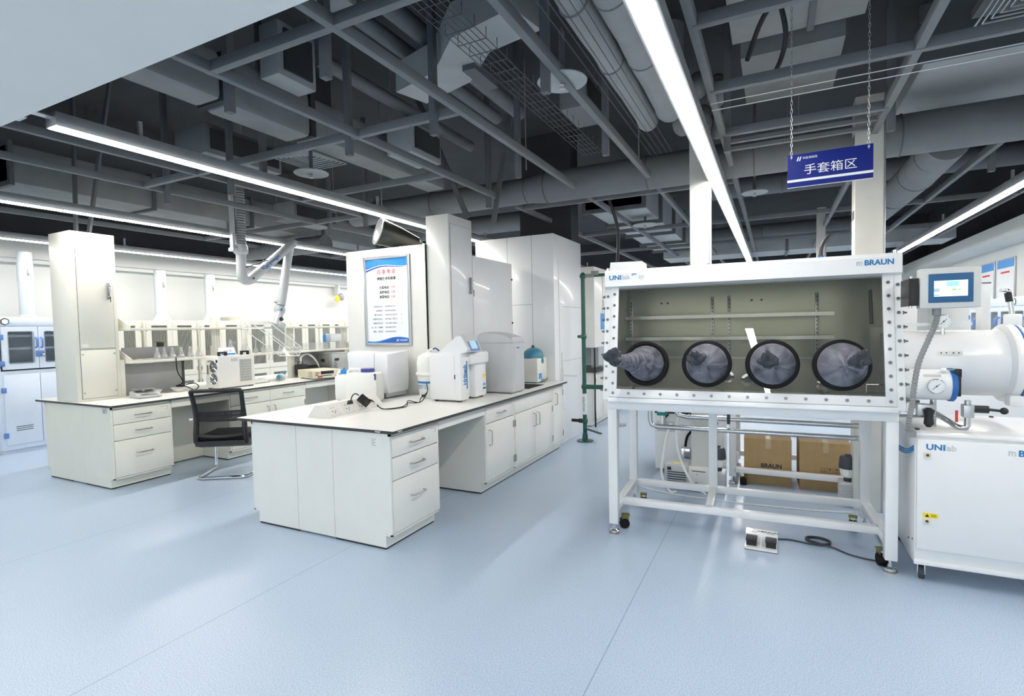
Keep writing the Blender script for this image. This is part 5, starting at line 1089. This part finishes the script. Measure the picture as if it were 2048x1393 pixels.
# ---- gas cabinet at the right
t = thing('gas_purifier_cabinet', 'white purifier cabinet on casters at the right edge', 'cabinet', (.735, 3.76, 0))
Wg, Dg = .95, .80
obj('body', B().box(0, .012, .108, Wg, Dg, .865, .004), GBW, t); obj('door', B().box(.006, -.012, .205, Wg-.006, .012, .852, .004), GBW, t); obj('lid', B().box(-.002, .0, .866, Wg+.002, .13, .884, .004).box(-.002, .132, .866, Wg+.002, Dg, .884, .004), GBW, t)
obj('base_skirt', B().box(-.002, -.0, .108, Wg+.002, .02, .135, .002), GBW, t); obj('lid_pins', B().cyl((.03, .12, .884), (.03, .12, .893), .012).cyl((.55, Dg-.05, .884), (.55, Dg-.05, .893), .012), BLACK, t)
text('UNI', .046, BLUEINK, t, (.046, -.0125, .794), bold=.0014, sx=1.12); text('lab', .046, GREYINK, t, (.130, -.0125, .794), outline=.0006, sx=1.05)
text('m', .052, GREYINK, t, (.405, -.0125, .79), outline=.0006, sx=.9); text('BRAUN', .047, BLUEINK, t, (.448, -.0125, .79), bold=.0015, sx=1.05)
for z in (.745, .36): q = obj('door_lock', B().box(.036, -.024, z, .068, -.012, z+.032, .003), BEIGE, t); obj('lock_barrel', B().cyl((.052, -.026, z+.018), (.052, -.022, z+.018), .008, n=14), DGREY, q)
y_ = obj('warning_sticker', B().box(.035, -.0128, .395, .105, -.012, .423), YELLOW, t); obj('warning_triangle', B().prism([(.045, .400), (.065, .400), (.055, .418)], 'y', -.0134, -.0127), INK, y_); obj('sticker_lines', B().box(.072, -.0134, .402, .098, -.0127, .404).box(.072, -.0134, .408, .098, -.0127, .410).box(.072, -.0134, .414, .098, -.0127, .416), INK, y_)
b = B()
for y in (.15, .25): b.cyl((-.003, y-.1, .24-.3*(y-.15)), (.001, y-.1, .24-.3*(y-.15)), .006, n=10)
obj('side_screws', b, BLACK, t)
for x, y, a in ((.055, .09, 70), (.055, Dg-.1, 20), (Wg-.06, .09, 60), (Wg-.06, Dg-.1, 10)):
    M = TZ(a, (x, y, 0)); c = obj('caster', B().box(-.035, -.035, .1, .035, .035, .109, .002, M).box(-.03, -.02, .03, .02, -.014, .1, 0, M).box(-.03, .014, .03, .02, .02, .1, 0, M), CHROME, t); obj('wheel', B().cyl(M @ Vector((-.012, -.013, .038)), M @ Vector((-.012, .013, .038)), .038, n=24), DGREY, c)
one('socket_block', B().box(0, 0, 0, .05, .05, .05, .003).box(.0, -.1, .0, .012, .4, .03), LGREY, 'small white rail and block on the floor by the purifier cabinet', 'block', None, (.66, 4.15, 0))
for k in range(3): one('blue_tube', B().tube([(.682, 4.2+.02*k, .80-.012*k), (.69, 4.0, .765-.012*k), (.71, 3.85, .768-.012*k), (.733, 3.80, .80-.012*k)], .004, 6, smooth=6), BLUEINK, 'thin blue tube at the corner of the purifier cabinet, %s of three from the top' % ords[k], 'tube', 'thin blue tubes')
# ---- foot switch
t = thing('foot_switch', 'white double foot switch with black pedals in front of the glove box', 'foot switch', (-.083, 3.855, 0), R(-1))
obj('base', B().prism([(0, 0), (.0, .02), (.10, .02), (.115, .075), (.21, .075), (.21, 0)], 'x', -.10, .10), GBW, t)
for x in (-.095, .025): obj('pedal', B().box(x, .018, .056, x+.07, .115, .066, .003), BLACK, t); obj('pedal_housing', B().box(x+.004, .03, .02, x+.066, .11, .056), BLACK, t)
obj('divider', B().prism([(.01, .02), (.11, .02), (.11, .06)], 'x', -.004, .004), GBW, t); obj('rubber_sole', B().box(-.101, -.001, 0, .101, .211, .004), BLACK, t)
text('mBRAUN', .03, INK, t, (-.03, .16, .0755), (0, 0, 0), bold=.0006, sx=1.1); obj('pedal_symbols', B().box(-.08, .14, .075, -.03, .145, .0758).box(.03, .14, .075, .08, .145, .0758), INK, t)
pts = [(-.05, 4.065, .05), (.0, 4.10, .012), (.10, 4.13, .007), (.20, 4.11, .007)] + [(.27+.075*math.cos(a), 4.155+.055*math.sin(a), .007+.0012*k) for k, a in enumerate([-2.0+i*.65 for i in range(20)])] + [(.36, 4.09, .008), (.44, 4.02, .007), (.54, 3.985, .007), (.64, 4.0, .007), (.72, 4.2, .007)]
one('foot_switch_cable', B().tube(pts, .0055, 7, smooth=6), DGREY, 'dark cable coiled on the floor beside the foot switch', 'cable')
# ---- pumps
def pump(label, loc, rz):
    t = thing('oil_pump', label, 'vacuum pump', loc, rz, 'vacuum pumps under the glove box')
    m_ = obj('motor', B().box(0, -.09, .02, .22, .09, .235, .02), LGREY, t); b = B()
    for i in range(6): b.box(.03, -.093, .05+i*.022, .20, -.089, .06+i*.022)
    obj('vent_slots', b, DGREY, m_); obj('switch', B().box(.03, -.093, .18, .065, -.088, .21), BLACK, m_); obj('yellow_label', B().box(.08, -.05, .2345, .13, .0, .2365), YELLOW, m_)
    f_ = obj('front_panel', B().box(.22, -.10, .01, .41, .10, .235, .004), WHITE, t); obj('dial_knob', B().cyl((.29, -.10, .065), (.29, -.125, .065), .024), BLACK, f_); obj('panel_marks', B().box(.25, -.1015, .19, .37, -.0995, .197).box(.29, -.1015, .16, .297, -.0995, .166).box(.24, -.1015, .07, .246, -.0995, .076).box(.345, -.1015, .07, .351, -.0995, .076), INK, f_)
    b = B().box(.41, -.085, .0, .53, .085, .195, .004)
    for i in range(9): b.box(.408, -.092, .018+i*.02, .534, .092, .029+i*.02, .002)
    obj('finned_oil_case', b, LGREY, t)
    obj('inlet', B().cyl((.30, 0, .235), (.30, 0, .30), .024).torus((.30, 0, .30), (0, 0, 1), .028, .006, 20, 6), CHROME, t); obj('metal_neck', B().cyl((.47, 0, .195), (.47, 0, .235), .03), DGREY, t)
    c_ = obj('filter_cup', B().lathe([(.035, .228), (.05, .24), (.062, .31), (.06, .315)], (.47, 0, 0), n=8), HDPE, t); obj('filter_lid', B().lathe([(.066, .305), (.066, .33), (.06, .395), (.05, .41), (.02, .412), (.02, .425)], (.47, 0, 0), n=12), DGREY, c_)
    obj('feet', B().box(.01, -.08, 0, .21, .08, .02), BLACK, t); return t
pump('grey vacuum pump with a white front plate under the left of the glove box', (-.93, 5.10, 0), R(0))
pump('grey vacuum pump by the rear right leg, mostly its fins and filter showing', (1.02, 5.16, 0), R(180))
for k, pts in enumerate(([(-.86, 5.0, .62), (-.90, 4.98, .5), (-.93, 4.95, .3), (-.93, 4.9, .15), (-.86, 4.88, .02), (-.80, 4.9, .016)], [(-.70, 4.9, .92), (-.78, 4.92, .7), (-.80, 4.9, .5), (-.76, 4.9, .3), (-.66, 4.88, .12), (-.55, 4.9, .02)])):
    one('white_hose', B().tube(pts, .011, 10, smooth=8), HDPE, ['white hose hanging left of the vacuum pump', 'white hose crossing in front of the vacuum pump'][k], 'hose')
one('floor_tube', B().tube([(-1.35, 5.25, .007), (-1.2, 5.02, .007), (-.9, 4.86, .007), (-.3, 4.82, .007), (.3, 4.86, .007), (.56, 4.92, .007)], .005, 7, smooth=8), HDPE, 'thin pale tube lying on the floor under the glove box', 'tube')
# ---- blower cabinet
t = thing('blower_cabinet', 'white floor cabinet with a black top panel and teal valves behind the pumps', 'cabinet', (-1.12, 5.55, 0))
obj('body', B().box(0, 0, .04, .66, .55, .98, .004), GBW, t); obj('black_panel', B().box(.0, -.004, .62, .58, .002, .97), BLACK, t); obj('side_panel', B().box(.38, -.012, .72, .58, -.003, .97, .002), GBW, t)
obj('yellow_sticker', B().box(.42, -.0135, .80, .53, -.0118, .85), YELLOW, t); obj('rating_label', B().box(.02, -.002, .43, .20, .001, .54), LGREY, t); v = obj('teal_valve', B().box(.09, -.36, .655, .18, -.26, .86, .006), TEAL2, t)
obj('valve_label', B().box(.10, -.3615, .69, .17, -.3595, .72), WHITE, v); obj('valve_neck', B().cyl((.135, -.31, .55), (.135, -.31, .66), .03).cyl((.135, -.31, .60), (.135, .0, .60), .02), CHROME, v)
obj('black_hose', B().tube([(.62, -.05, .56), (.45, -.05, .52), (.34, -.05, .42), (.31, -.04, .30)], .013, 10, smooth=8), BLACKR, t); obj('hose_fitting', B().box(.27, -.05, .17, .36, .0, .28, .004), CHROME, t); obj('feet', B().cyl((.05, .05, 0), (.05, .05, .04), .02).cyl((.6, .05, 0), (.6, .05, .04), .02).cyl((.6, .5, 0), (.6, .5, .04), .02).cyl((.05, .5, 0), (.05, .5, .04), .02), CHROME, t)
obj('rear_pipe', B().tube([(.30, -.03, .97), (.31, -.03, .85), (.36, -.03, .80), (.6, -.03, .79)], .03, 14, smooth=4), PIPE, t)
# ---- second glove box behind
t = thing('glove_box', 'second glove box stand further back, behind the cardboard boxes and pumps', 'glove box', (.33, 5.385, 0), 0)
for x in (-.72, .66):
    for y in (0, .7): obj('leg', B().box(x, y, .075, x+.06, y+.06, .95, .003), GBW, t); level_foot(t, x+.03, y+.03)
obj('lower_rails', B().box(-.67, .0, .115, .67, .055, .165, .003).box(-.715, .06, .115, -.665, .7, .165).box(.665, .06, .115, .715, .7, .165).box(-.67, .705, .115, .67, .755, .165), GBW, t); obj('top_frame', B().box(-.73, -.0, .95, .73, .76, 1.0), GBW, t); obj('body', B().box(-.73, .02, 1.0, .73, .74, 1.85, .01), GBW, t)
caster(t, -.60, .03, .08, 100)
b = B().lathe([(.09, -.45), (.09, .35)], (.25, .4, .78), 'x', 32); obj('lower_chamber', b, GBW, t); obj('chamber_flange', B().torus((.3, .4, .78), (1, 0, 0), .092, .006, 32, 6), ALU, t)
# ---- boxes
def carton(label, loc, rz, W, D, H, mark):
    t = thing('cardboard_box', label, 'cardboard box', loc, rz, 'cardboard boxes behind the glove box stand')
    obj('carton', B().box(0, 0, 0, W, D, H, .004), KRAFT, t)
    obj('tape_strip', B().box(W*.46, -.0012, H-.09, W*.57, D+.001, H+.0012), TAPE, t); obj('flap_seam', B().box(.002, D*.5-.001, H-.0005, W-.002, D*.5+.001, H+.0008), EDGE, t)
    if mark: text('m', .062, GREYINK, t, (.10, -.0008, .17), outline=.0007, sx=.8); text('BRAUN', .055, INK, t, (.145, -.0008, .17), bold=.0016, sx=.98)
    else:
        b = B()
        for x in (.17, .222, .274):
            b.box(x, -.0012, .17, x+.042, -.0002, .172).box(x, -.0012, .212, x+.042, -.0002, .214).box(x, -.0012, .17, x+.002, -.0002, .214).box(x+.04, -.0012, .17, x+.042, -.0002, .214)
        b.box(.18, -.0012, .178, .183, -.0002, .206).box(.198, -.0012, .178, .201, -.0002, .206).box(.176, -.0012, .176, .207, -.0002, .179).prism([(.230, .196), (.256, .196), (.243, .208)], 'y', -.0012, -.0002).box(.242, -.0012, .18, .2445, -.0002, .196).prism([(.284, .206), (.306, .206), (.296, .192)], 'y', -.0012, -.0002).box(.294, -.0012, .178, .2965, -.0002, .195).box(.288, -.0012, .176, .303, -.0002, .179)
        obj('handling_symbols', b, INK, t)
    return t
carton('cardboard box with black company lettering under the glove box', (-.262, 5.462, 0), R(1.5), .405, .40, .44, True)
carton('cardboard box with handling symbols right of the lettered box', (.205, 5.468, 0), R(1.5), .41, .40, .44, False)
# ---- tall white service columns behind the box
def column(x, y, w_, h, label, outlets=True):
    t = thing('service_column', label, 'column', (x, y, 0)); obj('body', B().box(0, 0, 0, w_, .2, h, .004), CREAMC, t)
    if outlets: obj('outlets', B().box(-.003, .05, h-.35, .001, .075, h-.28).box(-.003, .12, h-.35, .001, .145, h-.28).box(-.003, .05, h-.95, .001, .075, h-.88).box(-.003, .12, h-.95, .001, .145, h-.88), BLACK, t)
    obj('edge_trim', B().box(w_, -.003, 0, w_+.012, .03, h, .002), ALU, t)
CREAMC = mat('column_off_white', 'dcdcd4', .4)
column(-.685, 5.02, .165, 3.30, 'tall white service column left of the widest strip light, behind the glove box', False)
column(.575, 5.02, .19, 3.31, 'tall white service column behind the hanging blue sign'); column(.595, 9.5, .11, 3.30, 'thin far service column between the sign and the glove box', False)
# ---- right wall notices
for i, y in enumerate((11.45, 12.35)):
    t = thing('wall_notice', ['blue-topped notice on the right wall, nearer of two', 'blue-topped notice on the right wall, farther of two'][i], 'notice', (XR-.002, y, 1.82), 0)
    obj('frame', B().box(-.02, 0, 0, 0, .76, .72, .004), ALU, t); obj('sheet', B().box(-.024, .02, .02, -.018, .74, .70), PAPER, t); obj('blue_band', B().box(-.026, .02, .56, -.023, .74, .70), SKYB, t); obj('red_heading', B().box(-.026, .2, .47, -.0235, .58, .50), REDINK, t)
t = thing('floor_machine', 'white low machine with a dark base beyond the purifier cabinet', 'machine', (1.7, 8.2, 0)); obj('body', B().box(0, 0, .05, .95, .8, .9, .01), GBW, t); obj('dark_base', B().box(.02, .02, 0, .93, .78, .05), BLACK, t)
flush_texts()
